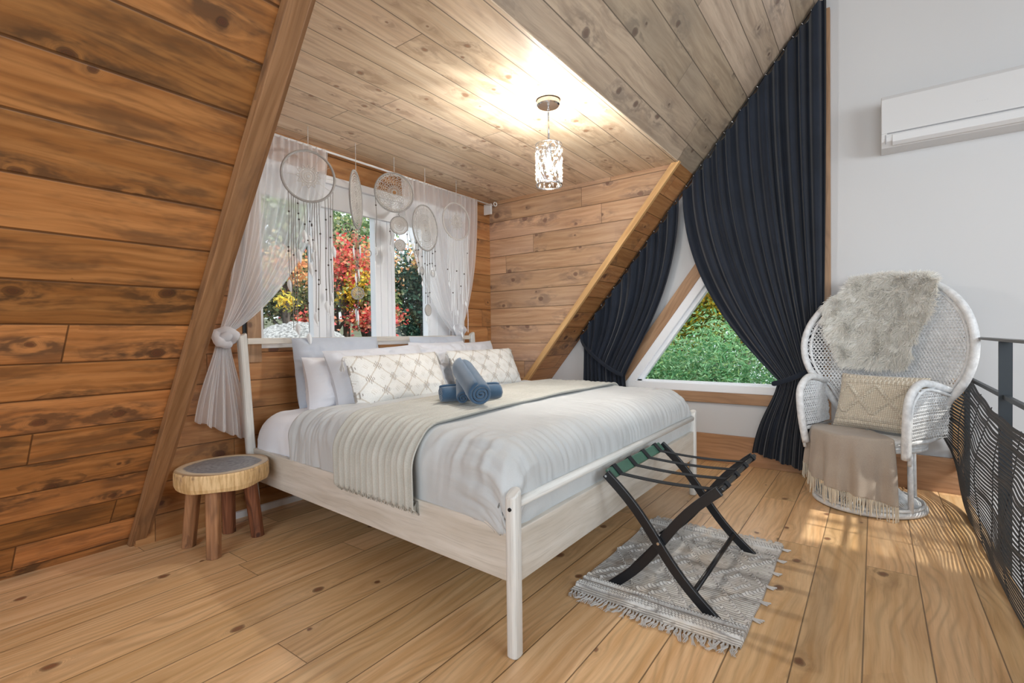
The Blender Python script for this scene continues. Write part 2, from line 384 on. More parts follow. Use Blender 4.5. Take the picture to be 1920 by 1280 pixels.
# the side of the house behind the camera: far roof slope with a window, back gable with an opening added for fill light, lower floor
def fslope(x, s): return Vector((x, RY-(SRID-s)/KS*1.0, gy(RY)-(SRID-s)*SL/KS))
m = MB()
def fs(x0, x1, s0, s1): m.add([fslope(x0, s0), fslope(x1, s0), fslope(x1, s1), fslope(x0, s1)], [(0, 1, 2, 3)])
wa, wb, wc, wd = -.4, 2.6, 1.7, 3.1      # a wide opening low in the far slope, added for the fill light
va, vb, vc, vd = 2.70, 4.02, 3.30, 4.20   # a small one higher up, which lets the sun in
fs(XB, wa, -2.2, SRID); fs(wa, wb, -2.2, wc); fs(wa, wb, wd, SRID); fs(wb, va, -2.2, SRID); fs(va, vb, -2.2, vc); fs(va, vb, vd, SRID); fs(vb, XG, -2.2, SRID)
struct('ceiling_far_slope', m, M_slopeup, (1, 0, 0))
m = MB()
for x, c0, c1 in ((.6, wc, wd), (1.6, wc, wd), (3.42, vc, vd), (3.05, vc, vd)):
    m.hexa([fslope(x-.03, c0), fslope(x+.03, c0), fslope(x+.03, c0)+Vector((0, .04, .04)), fslope(x-.03, c0)+Vector((0, .04, .04)),
            fslope(x-.03, c1), fslope(x+.03, c1), fslope(x+.03, c1)+Vector((0, .04, .04)), fslope(x-.03, c1)+Vector((0, .04, .04))])
struct('window_3', m, M_frame)  # bars of the sun window and of the added wide opening
m = MB().box((XB-.1, -5.5, -2.7), (XB, 3.3, .6)); m.box((XB-.1, -5.5, 3.6), (XB, 3.3, 5.2)); m.box((XB-.1, -5.5, .6), (XB, -2.4, 3.6)); m.box((XB-.1, 1.6, .6), (XB, 3.3, 3.6))
struct('wall_left', m, M_white)
struct('floor_lower', MB().box((XB, -5.6, -2.75), (XG, 3.2, -2.7)), M_floor, (1, 0, 0))
struct('wall_below_loft', MB().box((XB, -.46, -2.7), (XG, -.40, -.06)), M_white)

# trim
m = MB()
def slopebox(mb, x0, x1, s0, s1, o0, o1):
    mb.hexa([slope(x0, s0, o0), slope(x1, s0, o0), slope(x1, s1, o0), slope(x0, s1, o0), slope(x0, s0, o1), slope(x1, s0, o1), slope(x1, s1, o1), slope(x0, s1, o1)])
def beamx(s, dx): return .85-.026*s+dx
def beambox(mb, a, b, o0, o1, s0=-.03):
    q = lambda dx, s_, o_: slope(beamx(s_, dx), s_, o_)
    mb.hexa([q(a, s0, o0), q(b, s0, o0), q(b, SRID, o0), q(a, SRID, o0), q(a, s0, o1), q(b, s0, o1), q(b, SRID, o1), q(a, SRID, o1)])
beambox(m, 0, .064, 0, .042)
struct('trim_beam', m, M_beam, SD, bevel=.004)
m = MB(); beambox(m, .064, .080, 0, .030, -.02); struct('trim_beam_edge', m, M_beam, SD)
m = MB(); slopebox(m, XC-.028, XC+.002, .0, SZC+.01, -.036, .010); struct('trim_cheek', m, M_trimlight, SD)
m = MB(); m.box((DX0, YF-.004, ZC-.002), (XC+.01, YF+.02, ZC+.045)); struct('trim_ceiling_edge', m, M_dceil, (1, 0, 0))
struct('trim_floor_back', MB().box((1.30, YW-.022, 0), (XC, YW, .036)), M_frame)
struct('baseboard_right', MB().box((XG-.022, -.45, 0), (XG, 3.0, .222)), M_base, (0, 1, 0), bevel=.003)
struct('trim_post_right', MB().box((XG-.05, .245, .222), (XG, .345, 3.25)), M_casing, (0, 0, 1))
struct('trim_railing_wall', MB().box((XG-.02, -.445, .222), (XG, -.395, .72)), M_trimlight, (0, 0, 1))

# dormer window: white frame, three glazed openings
def window_frame():
    w = empty('window_1', (0, 0, 0)); tag(w, kind='structure')
    m = MB(); y0, y1 = YW-.005, YW+.085
    m.box((WX0-.002, y0, WZ0), (WX1, y1, WZ0+.035)); m.box((WX0-.002, y0, WZ1-.17), (WX1, y1, WZ1))
    m.box((WX0-.002, y0-.03, WZ1-.03), (WX1+.0, y0, WZ1+.02))
    m.box((WX0-.001, y0+.002, WZ0+.001), (WX0+.02, y1-.002, WZ1-.001)); m.box((WX1-.02, y0+.002, WZ0+.001), (WX1+.001, y1-.002, WZ1-.001))
    m.build('window_frame', M_frame, w, bevel=.003)
    m = MB()
    for a, b in ((1.86, 2.015), (2.365, 2.55), (2.89, 3.31)):
        m.box((a, y0+.02, WZ0+.02), (b, y1-.01, WZ1-.1))
        for k in (.25, .6, .8): xx = lerp(a, b, k); m.box((xx, y0+.012, WZ0+.03), (xx+.008, y0+.03, WZ1-.15))
    m.build('window_mullion', M_frame, w, bevel=.003)
    m = MB(); m.box((1.5, y0-.012, WZ1-.19), (3.31, y0+.02, WZ1-.155)); m.build('window_bead', M_frame, w)
    m = MB()
    for a, b in ((1.51, 1.87), (2.0, 2.38), (2.54, 2.9)): m.quad((a, YW+.06, WZ0+.03), (b, YW+.06, WZ0+.03), (b, YW+.06, WZ1-.16), (a, YW+.06, WZ1-.16))
    m.build('window_glass', M_glass, w)
window_frame()
struct('trim_window_left', MB().box((1.418, YW-.018, .885), (1.4985, YW, WZ1+.02)), M_casing, (0, 0, 1))
struct('trim_window_gap', MB().box((1.398, YW-.006, .87), (1.418, YW, WZ1)), M_black)

# triangular window
w = tag(empty('window_2'), kind='structure')
m = MB(); a = atan2(TS, 1)
def tribar(mb, o0, o1, x0, x1, ymax=TY0+.2):
    # bar along the sloping edge, o = distance outside the glass line (normal in the wall plane)
    n_ = Vector((0, sin(a), cos(a)))
    p0 = Vector((0, TY0, TZ0+.03)); p1 = Vector((0, TY1, tz(TY1)))
    P = []
    for x in (x0, x1):
        for o in (o0, o1):
            q0 = p0+n_*o; q1 = p1+n_*o
            t = (TZ0-.02-q0.z)/(q1.z-q0.z); q0 = q0.lerp(q1, t)
            P += [Vector((x, q0.y, q0.z)), Vector((x, q1.y, q1.z))]
    mb.hexa([P[0], P[1], P[3], P[2], P[4], P[5], P[7], P[6]])
tribar(m, -.055, .012, XG-.0185, XG+.0785)
m.box((XG-.02, TY1, TZ0-.012), (XG+.08, TY0+.10, TZ0+.05)); m.box((XG-.0165, TY1+.001, TZ0+.002), (XG+.077, TY1+.05, tz(TY1)))
m.build('window_frame', M_frame, w, bevel=.004)
m = MB(); tribar(m, -.085, -.055, XG+.02, XG+.08); m.box((XG+.02, TY1, TZ0+.04), (XG+.08, TY0-.05, TZ0+.062)); m.build('window_sash', M_frame, w)
MB().add([(XG+.06, TY0, TZ0+.03), (XG+.06, TY1, TZ0+.03), (XG+.06, TY1, tz(TY1))], [(0, 1, 2)]).build('window_glass', M_glass, w)
m = MB(); tribar(m, .012, .105, XG-.022, XG+.0); struct('trim_window_right_slope', m, M_casing, Vector((0, -cos(a), sin(a))))
struct('trim_window_right_sill', MB().box((XG-.028, TY1-.05, TZ0-.095), (XG, TY0+.03, TZ0-.012)), M_casing, (0, 1, 0), bevel=.003)

# ------------------------------------------------------------------ outside
def leafmat(name, cols, trans=.35):
    n = NT(name); n.t.nodes.remove(n.b)
    g = n.node('ShaderNodeNewGeometry').outputs['Random Per Island']
    r = n.node('ShaderNodeValToRGB', {0: g}); cr = r.color_ramp; cr.interpolation = 'CONSTANT'
    while len(cr.elements) < len(cols): cr.elements.new(.5)
    for i, c in enumerate(cols): cr.elements[i].position = i/len(cols); cr.elements[i].color = (*c, 1)
    d = n.node('ShaderNodeBsdfDiffuse', {'Color': r.outputs[0]}); t = n.node('ShaderNodeBsdfTranslucent', {'Color': r.outputs[0]})
    m = n.node('ShaderNodeMixShader', {0: trans, 1: d.outputs[0], 2: t.outputs[0]})
    n.t.links.new(m.outputs[0], n.out.inputs[0]); return n.m
M_fur = leafmat('sheepskin_fur', [(.97, .955, .92), (.95, .93, .88)], .42)
L_green = leafmat('green_leaves', [(.26, .38, .18), (.34, .46, .22), (.16, .26, .12), (.40, .52, .28), (.52, .52, .26), (.10, .18, .08), (.60, .64, .50)])
L_olive = leafmat('olive_leaves', [(.10, .14, .05), (.16, .20, .08), (.06, .09, .04), (.26, .26, .11), (.34, .28, .12)])
L_dark = leafmat('dark_green_leaves', [(.04, .11, .08), (.07, .17, .13), (.03, .07, .06), (.11, .22, .16), (.16, .24, .15)])
L_red = leafmat('red_leaves', [(.85, .14, .12), (.92, .28, .18), (.70, .10, .10), (.92, .40, .26), (.45, .30, .14), (.90, .22, .24), (.50, .55, .30)])
L_orange = leafmat('orange_leaves', [(.88, .42, .20), (.90, .56, .26), (.75, .32, .16), (.45, .48, .24), (.85, .66, .34)])
L_yellow = leafmat('yellow_leaves', [(.85, .62, .08), (.90, .74, .16), (.60, .50, .10), (.30, .36, .10), (.80, .50, .06)])
L_cedar = leafmat('cedar_sprays', [(.15, .38, .17), (.24, .50, .24), (.38, .64, .36), (.09, .24, .11), (.30, .46, .18), (.50, .72, .44)])
L_mixed = leafmat('yellow_green_leaves', [(.80, .62, .06), (.42, .48, .08), (.25, .38, .09), (.60, .55, .08), (.85, .50, .05), (.16, .26, .08)])
M_bark = plain('tree_bark', (.12, .09, .07), .9, var=.4, vs=12)
M_ground = plain('forest_ground', (.12, .13, .07), .95, var=.4, vs=2)
M_stone = plain('pale_gravel', (.44, .44, .43), .9, var=.75, vs=22, bump=1.0, bs=30)

def tree(name, c, r, n, leaf, mat, label, trunk=True, spray=False, base=-3.0, cat='tree', group=None, seed=0):
    rnd = random.Random(seed); t = empty(name, (c[0], c[1], base), 0, label, cat, group)
    m = MB(); C_ = Vector(c)-Vector((c[0], c[1], base))
    # a crown is a set of leaf clumps round branch ends
    cl = []
    for i in range(max(8, n//60)):
        d = Vector((rnd.gauss(0, 1), rnd.gauss(0, 1), rnd.gauss(0, 1))).normalized()*(rnd.random()**.4)
        if spray: k = 1-.45*(d.z*.5+.5); d = Vector((d.x*k, d.y*k, d.z))
        cl.append(C_+Vector((d.x*r[0], d.y*r[1], d.z*r[2])))
    vs, fs = [], []
    for i in range(n):
        k = rnd.choice(cl); q = k+Vector((rnd.gauss(0, 1), rnd.gauss(0, 1), rnd.gauss(0, .8)))*(min(.26, .35*r[2]+.04) if not spray else .22)
        a = Vector((rnd.gauss(0, 1), rnd.gauss(0, 1), rnd.gauss(0, .6)-(.4 if spray else .2))).normalized()
        b = a.cross(Vector((rnd.gauss(0, 1), rnd.gauss(0, 1), rnd.gauss(0, 1)))).normalized()
        s = leaf*rnd.uniform(.5, 1.25); j = len(vs)
        if spray: vs += [q, q+a*s*.7+b*s*.22, q+a*s*1.7, q+a*s*.7-b*s*.22]
        else: vs += [q-a*s*.5, q+b*s*.42+a*s*.1, q+a*s*.7, q-b*s*.42+a*s*.1]
        fs.append((j, j+1, j+2, j+3))
    m.add(vs, fs); m.build('foliage', mat, t)
    if trunk:
        m = MB(); top = C_+Vector((0, 0, r[2]*.5))
        m.tube([Vector((0, 0, 0)), C_*.5+Vector((.06, 0, 0)), top], [.13, .09, .03], 7)
        for i in range(6):
            s0 = Vector((0, 0, lerp(C_.z*.55, C_.z+r[2]*.3, i/6))); e = rnd.choice(cl); m.tube([s0, (s0+e)/2+Vector((0, 0, .1)), e], [.045, .03, .01], 5)
        m.build('trunk', M_bark, t, smooth=True)
    return t
# the slope outside the window wall
m = MB()
def hill(u, v):
    x = lerp(-4, 26, u); y = lerp(3.3, 26, v); z = -2.8+2.75*sm((y-4.0)/4.2)+.12*max(0, y-8)+.25*nz(x*.4, y*.4)
    if x > 12: z -= (x-12)*.0
    return (x, y, z)
m.grid(hill, 60, 50)
tag(m.build('hillside', M_ground, smooth=True), kind='structure')
m = MB(); m.grid(lambda u, v: (lerp(4.25, 26, u), lerp(-14, 3.3, v), -2.8+.3*nz(u*9, v*9)+max(0, lerp(4.25, 26, u)-9)*.12), 40, 40)
tag(m.build('ground', M_ground, smooth=True), kind='structure')
# pale gravel bank seen low in the left pane
m = MB()
def bank(u, v):
    x = lerp(3.4, 6.3, u); y = lerp(6.6, 9.4, v); b = sin(pi*u)**.5*sin(pi*min(1, v*.9+.1))**.4 if 0 < u < 1 else 0
    return (x, y, hill((x+4)/30, (y-3.3)/22.7)[2]-.05+b*(1.0+.8*v)+.06*nz(x*5, y*5)+.03*nz(x*16, y*16))
m.grid(bank, 80, 60)
tag(m.build('gravel_bank', M_stone), 'pale grey gravel bank seen low through the left window pane', 'gravel', kind='stuff')
T = [('maple_tree', (7.55, 9.6, 1.50), (.75, .4, .28), 2400, .085, L_red, 'bright red maple along the bottom of the middle window pane'),
     ('maple_tree', (7.10, 10.0, 2.75), (.55, .4, .50), 1500, .085, L_red, 'red maple branches at the left edge of the middle window pane'),
     ('maple_tree', (7.45, 9.8, 2.15), (.60, .3, .30), 1500, .085, L_yellow, 'yellow maple in the centre of the middle window pane'),
     ('maple_tree', (7.95, 10.2, 2.60), (.45, .4, .70), 2000, .085, L_orange, 'orange maple at the right edge of the middle window pane'),
     ('shade_tree', (7.65, 9.5, 1.95), (.45, .2, .22), 900, .09, L_green, 'grey green leafy branch between the yellow and red maples'),
     ('shade_tree', (7.9, 11.6, 3.4), (1.9, 1.0, 1.6), 9000, .13, L_green, 'tall green tree behind the maples in the middle window pane'),
     ('maple_tree', (5.55, 9.8, 2.35), (.45, .4, .42), 1500, .085, L_orange, 'orange maple high in the left window pane under the sheer curtain'),
     ('shade_tree', (5.75, 10.0, 1.75), (.75, .4, .36), 4200, .075, L_olive, 'dark olive bush in the left window pane above the gravel bank'),
     ('maple_tree', (4.98, 8.8, 1.72), (.16, .15, .12), 160, .075, L_yellow, 'small bright yellow bush at the far left of the left window pane'),
     ('maple_tree', (6.10, 9.6, 1.42), (.35, .25, .26), 1000, .085, L_red, 'red maple low at the right of the left window pane'),
     ('shade_tree', (6.6, 13.0, 3.6), (2.0, 1.0, 1.9), 5500, .14, L_green, 'distant green tree high in the left window pane'),
     ('spruce_tree', (9.5, 10.0, 1.9), (1.15, .5, 1.5), 9500, .10, L_dark, 'dark blue green tree filling the right window pane'),
     ('shade_tree', (9.25, 8.9, 1.72), (.40, .3, .26), 900, .085, L_green, 'small light green bush in front of the dark tree in the right window pane'),
     ('maple_tree', (9.0, 9.3, 3.0), (.5, .3, .3), 700, .085, L_orange, 'thin orange branches high in the right window pane')]
for i, (nm, c, r, n, lf, mt, lb) in enumerate(T): tree(nm, c, r, n, lf, mt, lb, group='trees beyond the dormer window' if nm != 'x' else None, seed=i+1)
T = [('cedar_tree', (9.6, 3.5, -.3), (.9, 1.0, 1.5), 15000, .062, L_cedar, 'green cedar hedge tree at the left corner of the triangular window'),
     ('cedar_tree', (9.3, 2.3, -.25), (.9, 1.0, 1.55), 16000, .062, L_cedar, 'green cedar hedge tree in the middle of the triangular window'),
     ('cedar_tree', (9.1, 1.0, -.3), (.9, 1.0, 1.55), 13000, .062, L_cedar, 'green cedar hedge tree behind the right curtain of the triangular window'),
     ('birch_tree', (11.8, 3.7, 1.7), (.9, 1.0, 1.2), 6500, .09, L_mixed, 'yellow and green tree behind the cedars, left part of the triangular window'),
     ('birch_tree', (11.4, 2.2, 2.2), (.8, 1.0, 1.2), 6000, .09, L_yellow, 'bright yellow autumn tree at the top of the triangular window'),
     ('shade_tree', (14.0, 3.6, 1.8), (1.2, 3.2, 2.6), 9500, .17, L_olive, 'tall dark green tree farthest behind the triangular window')]
for i, (nm, c, r, n, lf, mt, lb) in enumerate(T): tree(nm, c, r, n, lf, mt, lb, spray=nm.startswith('cedar'), group='trees beyond the triangular window', seed=i+30)

# ------------------------------------------------------------------ bed
BX, BY = 1.272, .932
def bed(u, v, z): return Vector((BX+u+.06*v, BY+v, z))
BW, BL = 1.935, 1.87
B = empty('bed', bed(BW/2, BL/2, 0), 0, 'wide whitewashed wooden bed frame with a rod footboard, under the dormer window', 'bed')
def rel(mb, root): return mb.xf(Matrix.Translation(-root.location))
def bx(u0, u1, v0, v1, z0, z1):
    return [bed(u0, v0, z0), bed(u1, v0, z0), bed(u1, v1, z0), bed(u0, v1, z0), bed(u0, v0, z1), bed(u1, v0, z1), bed(u1, v1, z1), bed(u0, v1, z1)]
side_ax = (bed(0, 1, 0)-bed(0, 0, 0)).normalized()
rel(MB().hexa(bx(-.012, .012, .02, BL, .238, .412)), B).build('side_rail', M_birch, B, axis=side_ax, bevel=.003)
rel(MB().hexa(bx(BW-.012, BW+.012, .02, BL, .238, .412)), B).build('side_rail', M_birch, B, axis=side_ax, bevel=.003)
rel(MB().hexa(bx(.02, BW-.02, -.012, .012, .235, .405)), B).build('foot_board', M_birch, B, axis=(1, 0, 0), bevel=.003)
rel(MB().hexa(bx(.02, BW-.02, BL-.012, BL+.012, .235, .42)), B).build('head_board_panel', M_birch, B, axis=(1, 0, 0), bevel=.003)
def rleg(u, v, z1, tip=0, tipx=0):
    m = MB(); n = 20; P = []
    for z in (0, .006, z1-.008, z1):
        r = .0215 if z in (0, z1) else .0245
        for k in range(n):
            t = 2*pi*k/n; c, s_ = cos(t), sin(t); q = 1/((abs(c)**3.2+abs(s_)**3.2)**(1/3.2))
            f = z/z1
            P.append(bed(u, v, z)+Vector((c*q*r+tipx*f, s_*q*r*.86+tip*f, .012*c*(1 if z >= z1-.01 else 0))))
    fs = [tuple(reversed(range(n))), tuple(range(3*n, 4*n))]
    for j in range(3):
        for k in range(n): fs.append((j*n+k, j*n+(k+1) % n, (j+1)*n+(k+1) % n, (j+1)*n+k))
    return m.add(P, fs)
for u in (0, BW): 
    l = rel(rleg(u, 0, .528), B).build('leg', M_postw, B, axis=(0, 0, 1), smooth=False); l.modifiers.new('b', 'BEVEL').width = .002
    rel(rleg(u, BL+.0, 1.045, .035, -.045 if u == 0 else -.03), B).build('leg', M_postw, B, axis=(0, 0, 1)).modifiers.new('b', 'BEVEL').width = .002
rel(MB().tube([bed(-.0225, -.004, .478), bed(-.0275, -.004, .478)], .0062, 14), B).build('bolt', M_black, B)
rel(MB().tube([bed(.015, 0, .487), bed(BW-.015, 0, .487)], .0165, 20), B).build('foot_rail', M_postw, B, smooth=True, axis=(1, 0, 0))
rel(MB().hexa([p+Vector((-.035, .035, 0)) for p in bx(.02, BW-.01, BL-.008, BL+.008, .992, 1.026)]), B).build('head_rail', M_birch, B, axis=(1, 0, 0), bevel=.003)
m = MB()
for i in range(14): v = lerp(.08, BL-.1, i/13); m.hexa(bx(.03, BW-.03, v, v+.07, .255, .275))
rel(m, B).build('slats', M_birch, B, axis=(1, 0, 0))
for u in (.5, 1.43): rel(MB().hexa(bx(u-.02, u+.02, .9, .94, 0, .25)), B).build('centre_leg', M_birch, B, axis=(0, 0, 1))

def prof(d, h, r):
    """arc length d from the centre -> sideways offset, drop"""
    s_ = 1 if d >= 0 else -1; d = abs(d); f = h-r
    if d <= f: return s_*d, 0
    a = (d-f)/r
    if a <= pi/2: return s_*(f+r*sin(a)), r*(1-cos(a))
    return s_*h, r+(d-f-r*pi/2)
def ridge(x, y, z=0): return 1-abs(nz(x, y, z))*2.2
def cloth(base, disp, nu, nv, s0, s1, t0, t1):
    P = {}
    m = MB(); e = .004
    def fn(a, b):
        s_ = lerp(s0, s1, a); t = lerp(t0, t1, b); p = base(s_, t)
        n_ = (base(s_+e, t)-p).cross(base(s_, t+e)-p)
        if n_.length < 1e-12: n_ = Vector((0, 0, 1))
        n_.normalize()
        return p+n_*disp(s_, t)
    return m.grid(fn, nu, nv)
# mattress (with a fitted white sheet)
MC, MHW, MZ = .967, .94, .605
def matt(s_, t):
    ou, du = prof(s_, MHW-.004*(t < .3), .10); ov, dv = prof(t, .875, .10)
    z = MZ-du-dv; return bed(MC+ou, .975+ov, max(z, .285)-.0*abs(s_))
def mdis(s_, t): 
    w_ = sm((abs(s_)-.75)/.2)
    return .007*nz(s_*3, t*3)+w_*.010*ridge(s_*3, t*11, 3)+.003*nz(s_*9, t*9)+.012*sm((t-.3)/.5)
m = cloth(matt, mdis, 120, 120, -1.2, 1.2, -1.17, 1.17)
MT = tag(m.build('mattress', M_sheet, smooth=True), 'white sheeted mattress on the bed frame, showing at its head end', 'mattress')
# duvet
DHW, DZ = .962, .655
def duv(s_, t):    # t: 0 at the foot edge .. 1.42 towards the head
    ou, du = prof(s_, DHW, .115); ov, dv = prof(-(t-.9), .905, .13)
    crown = .022*(1-(s_/1.1)**2)*sm(t/.5)
    hd = sm((t-1.22)/.22)
    z = DZ+crown-du-dv-hd*.028
    return bed(MC+ou*(1-.0*hd), .921-ov, max(z, .385))
def ddis(s_, t):
    d = .010*nz(s_*2.3, t*2.3, 5)+.004*nz(s_*6, t*6, 1)
    f = exp(-((t-.08)/.19)**2); d += f*(.0080*ridge(s_*20+2*nz(s_*3, t*3), t*2.6, 9)+.0045*ridge(s_*44, t*4, 2))
    g = exp(-((abs(s_)-.93)/.17)**2); d += g*(.0075*ridge(t*14+1.5*nz(s_*3, t*3), s_*2.5, 4)+.003*nz(t*40, s_*5))
    h = sm((t-.98)/.1)*sm((1.5-t)/.1)*sm((-s_-.35)/.4); d += h*.008*ridge(t*26+2*nz(s_*3, t*4, 2), s_*3, 8)
    return d
m = cloth(duv, ddis, 300, 270, -1.16, 1.16, -.24, 1.44)
DU = tag(m.build('duvet', M_duvet, smooth=True, solid=.012), 'pale grey crumpled duvet tucked into the foot of the bed', 'duvet')
pts = []
for i in range(24):
    z = lerp(.40, .56, i/23); pts.append(bed(-.004+.006*sin(i*.5)+.0015*i*(i > 14)*(i-14)*.5, .052+.004*sin(i*.8), z))
MB().tube(pts, .003, 6).build('seam_piping', fabric('grey_piping', (.22, .22, .21)), DU, smooth=True)
# runner
def run(s_, t):
    sk = .05*s_
    p = duv(s_, .40+t+sk*0+.03*sin(s_*3)*.0+.05*sm((-s_-.7)/.5)*0)
    return p
RW = .53
def rdis(s_, t):
    return .021+.0060*cos(2*pi*t/.0405)+.004*nz(s_*3, t*4)+.0055*ridge(t*9, s_*2.2, 6)*exp(-((abs(s_)-.97)/.25)**2)
def rund(s_, t):
    d = duv(s_, .43+t+.05*(s_+1)*.5)
    side = sm((abs(s_)-.93)/.12)
    k = 1 if s_ > 0 else -1
    return d+Vector((k*.022*side, 0, 0))
m = cloth(rund, rdis, 260, 170, -1.215, 1.14, 0, RW)
# the left end hangs over the side rail
RN = tag(m.build('bed_runner', M_runner, smooth=True, solid=.006), 'sage beige ribbed throw lying across the duvet and hanging over its side', 'throw')
m = MB(); rnd = random.Random(5)
for i in range(110):
    q = rund(-1.215, RW*i/110)+Vector((-.022, 0, 0)); m.tube([q, q+Vector((rnd.uniform(-.004, .002), rnd.uniform(-.003, .003), -.012-rnd.random()*.008))], .0013, 3)
m.build('fringe', M_runner, RN)

def pillow(name, w_, h_, t_, mat, loc, lean, rz, label, cat='pillow', group=None, wr=1.0, seed=0, uv=False, sag=0, roll=0, ears=.06, n=44):
    m = MB(); m.uv = [] if uv else None
    for side in (-1, 1):
        def fn(a, b):
            x = a*2-1; z = b*2-1
            X = x*w_/2*(1-ears*(1-z*z)); Z = z*h_/2*(1-ears*(1-x*x))
            y = t_/2*((1-x**4)*(1-z**4))**.55
            e = min(1, (1-max(abs(x), abs(z)))*6)
            y += 1.6*wr*e*(.008*ridge(x*2.2+seed, z*2.2, seed)+.006*nz(x*5+seed, z*5)+.004*ridge(x*6, z*6+seed, 3))
            y *= 1+.25*(-z)*(abs(z) < 1)
            Z -= sag*x*x*.5
            if uv: m.uv.append((a*w_/.66*1.0, b*h_/.66))
            return (X, side*y, Z+h_/2)
        m.grid(fn, n, n) if side < 0 else None
        if side > 0:
            b0 = len(m.v); m.grid(fn, n, n)
            m.f = [f if i < n*n else tuple(reversed(f)) for i, f in enumerate(m.f)]
    Mx = Matrix.Rotation(-lean, 4, 'X')@Matrix.Rotation(roll, 4, 'Y')
    m.xf(Mx); o = m.build(name, mat, smooth=True); o.location = loc; o.rotation_euler = (0, 0, rz)
    return tag(o, label, cat, group)
SZ = .60
pillow('pillow', .62, .43, .14, M_sham, (1.905, 2.70, SZ), radians(10), 0, 'blue grey flanged pillow standing rearmost at the left against the head rail', group='bed pillows', seed=1, ears=.0)
pillow('pillow', .58, .43, .14, M_sham, (2.80, 2.70, SZ), radians(10), 0, 'pale pillow rearmost on the right, mostly hidden behind the others', group='bed pillows', seed=8, ears=.02)
pillow('pillow', .58, .33, .24, M_sheet, (1.87, 2.58, SZ-.01), radians(12), 0, 'plump white pillow on the left, in front of the blue grey one', group='bed pillows', seed=3)
pillow('pillow', .76, .38, .20, M_pillow, (2.02, 2.40, SZ+.005), radians(20), radians(2), 'large pale grey pillow propped behind the left patterned cushion', group='bed pillows', seed=5, roll=radians(-2), wr=1.8)
pillow('pillow', .66, .40, .18, M_pillow, (3.02, 2.60, SZ-.01), radians(14), radians(-3), 'smooth pale pillow at the far right by the plank wall', group='bed pillows', seed=7)
pillow('pillow', .52, .40, .19, M_pillow, (2.62, 2.50, SZ+.0), radians(16), radians(-6), 'wrinkled pale pillow in the middle, behind the right patterned cushion', group='bed pillows', seed=11, wr=1.6)
def diamond_mat():
    n = NT('white_cushion_with_taupe_diamonds'); o = sep(n, n.node('ShaderNodeUVMap').outputs[0]); u, v = o[0], o[1]
    U = n.m_('MULTIPLY', u, 4.3); V = n.m_('MULTIPLY', v, 4.3)
    a = n.m_('ADD', U, V); b = n.m_('SUBTRACT', U, V)
    wob = n.m_('MULTIPLY', n.noise(n.vec(n.m_('MULTIPLY', u, 60), n.m_('MULTIPLY', v, 60)), 1, 1), .06)
    def ln(x, wd): return n.m_('LESS_THAN', n.m_('ABSOLUTE', n.m_('SUBTRACT', n.m_('FRACT', n.m_('ADD', x, wob)), .5)), wd)
    lines = n.m_('MAXIMUM', ln(a, .032), ln(b, .032))
    # vertical hatch marks at the crossings
    fa = n.m_('ABSOLUTE', n.m_('SUBTRACT', n.m_('FRACT', a), .5)); fb = n.m_('ABSOLUTE', n.m_('SUBTRACT', n.m_('FRACT', b), .5))
    near = n.m_('LESS_THAN', n.m_('MAXIMUM', fa, fb), .20)
    hat = n.m_('LESS_THAN', n.m_('FRACT', n.m_('MULTIPLY', u, 62)), .42)
    mid = n.m_('LESS_THAN', n.m_('MAXIMUM', n.m_('ABSOLUTE', n.m_('SUBTRACT', fa, .5)), n.m_('ABSOLUTE', n.m_('SUBTRACT', fb, .5))), .13)
    br = n.m_('LESS_THAN', n.m_('FRACT', n.m_('MULTIPLY', a, 9.0)), .4)
    f1 = n.m_('MULTIPLY', near, hat)
    base = n.mix(n.ss(n.noise(n.vec(n.m_('MULTIPLY', u, 150), n.m_('MULTIPLY', v, 150)), 1, 2), .4, .7), (.74, .73, .70), (.64, .63, .60))
    col = n.mix(n.m_('MULTIPLY', lines, .55), base, (.46, .38, .29))
    col = n.mix(n.m_('MULTIPLY', f1, .85), col, (.27, .24, .21)); col = n.mix(n.m_('MULTIPLY', n.m_('MULTIPLY', mid, br), .45), col, (.45, .40, .33))
    n.p(col=col, rough=.9, spec=.1); n.bump(n.m_('ADD', lines, n.noise(n.vec(n.m_('MULTIPLY', u, 250), n.m_('MULTIPLY', v, 250)), 1, 1)), .4, .0015); return n.m
M_diamond = diamond_mat()
for i, (w_, x, y, rz, lb) in enumerate(((.70, 1.985, 2.215, 0, 'white cushion with taupe diamond pattern in front of the left pillows'),
                                    (.68, 2.83, 2.25, -3, 'white cushion with taupe diamond pattern on the right, behind the towels'))):
    c = pillow('cushion', w_, .315, .15, M_diamond, (x, y, SZ+.03), radians(22), radians(rz), lb, 'cushion', 'patterned cushions', seed=20+i, uv=True, wr=.5, ears=.03)
    for sx in (-1, 1):
        m = MB(); rnd = random.Random(i*2+sx)
        p0 = Matrix.Rotation(-radians(22), 4, 'X')@Vector((sx*w_/2*1.0, 0, .305))
        m.tube([p0, p0+Vector((sx*.012, -.006, -.015))], .007, 8)
        for k in range(22):
            a_ = rnd.uniform(0, 2*pi); m.tube([p0+Vector((sx*.012, -.006, -.015)), p0+Vector((sx*.018+.014*cos(a_), -.012+.01*sin(a_), -.065+rnd.uniform(-.01, .01)))], .0016, 3)
        m.build('tassel', M_cord, c)

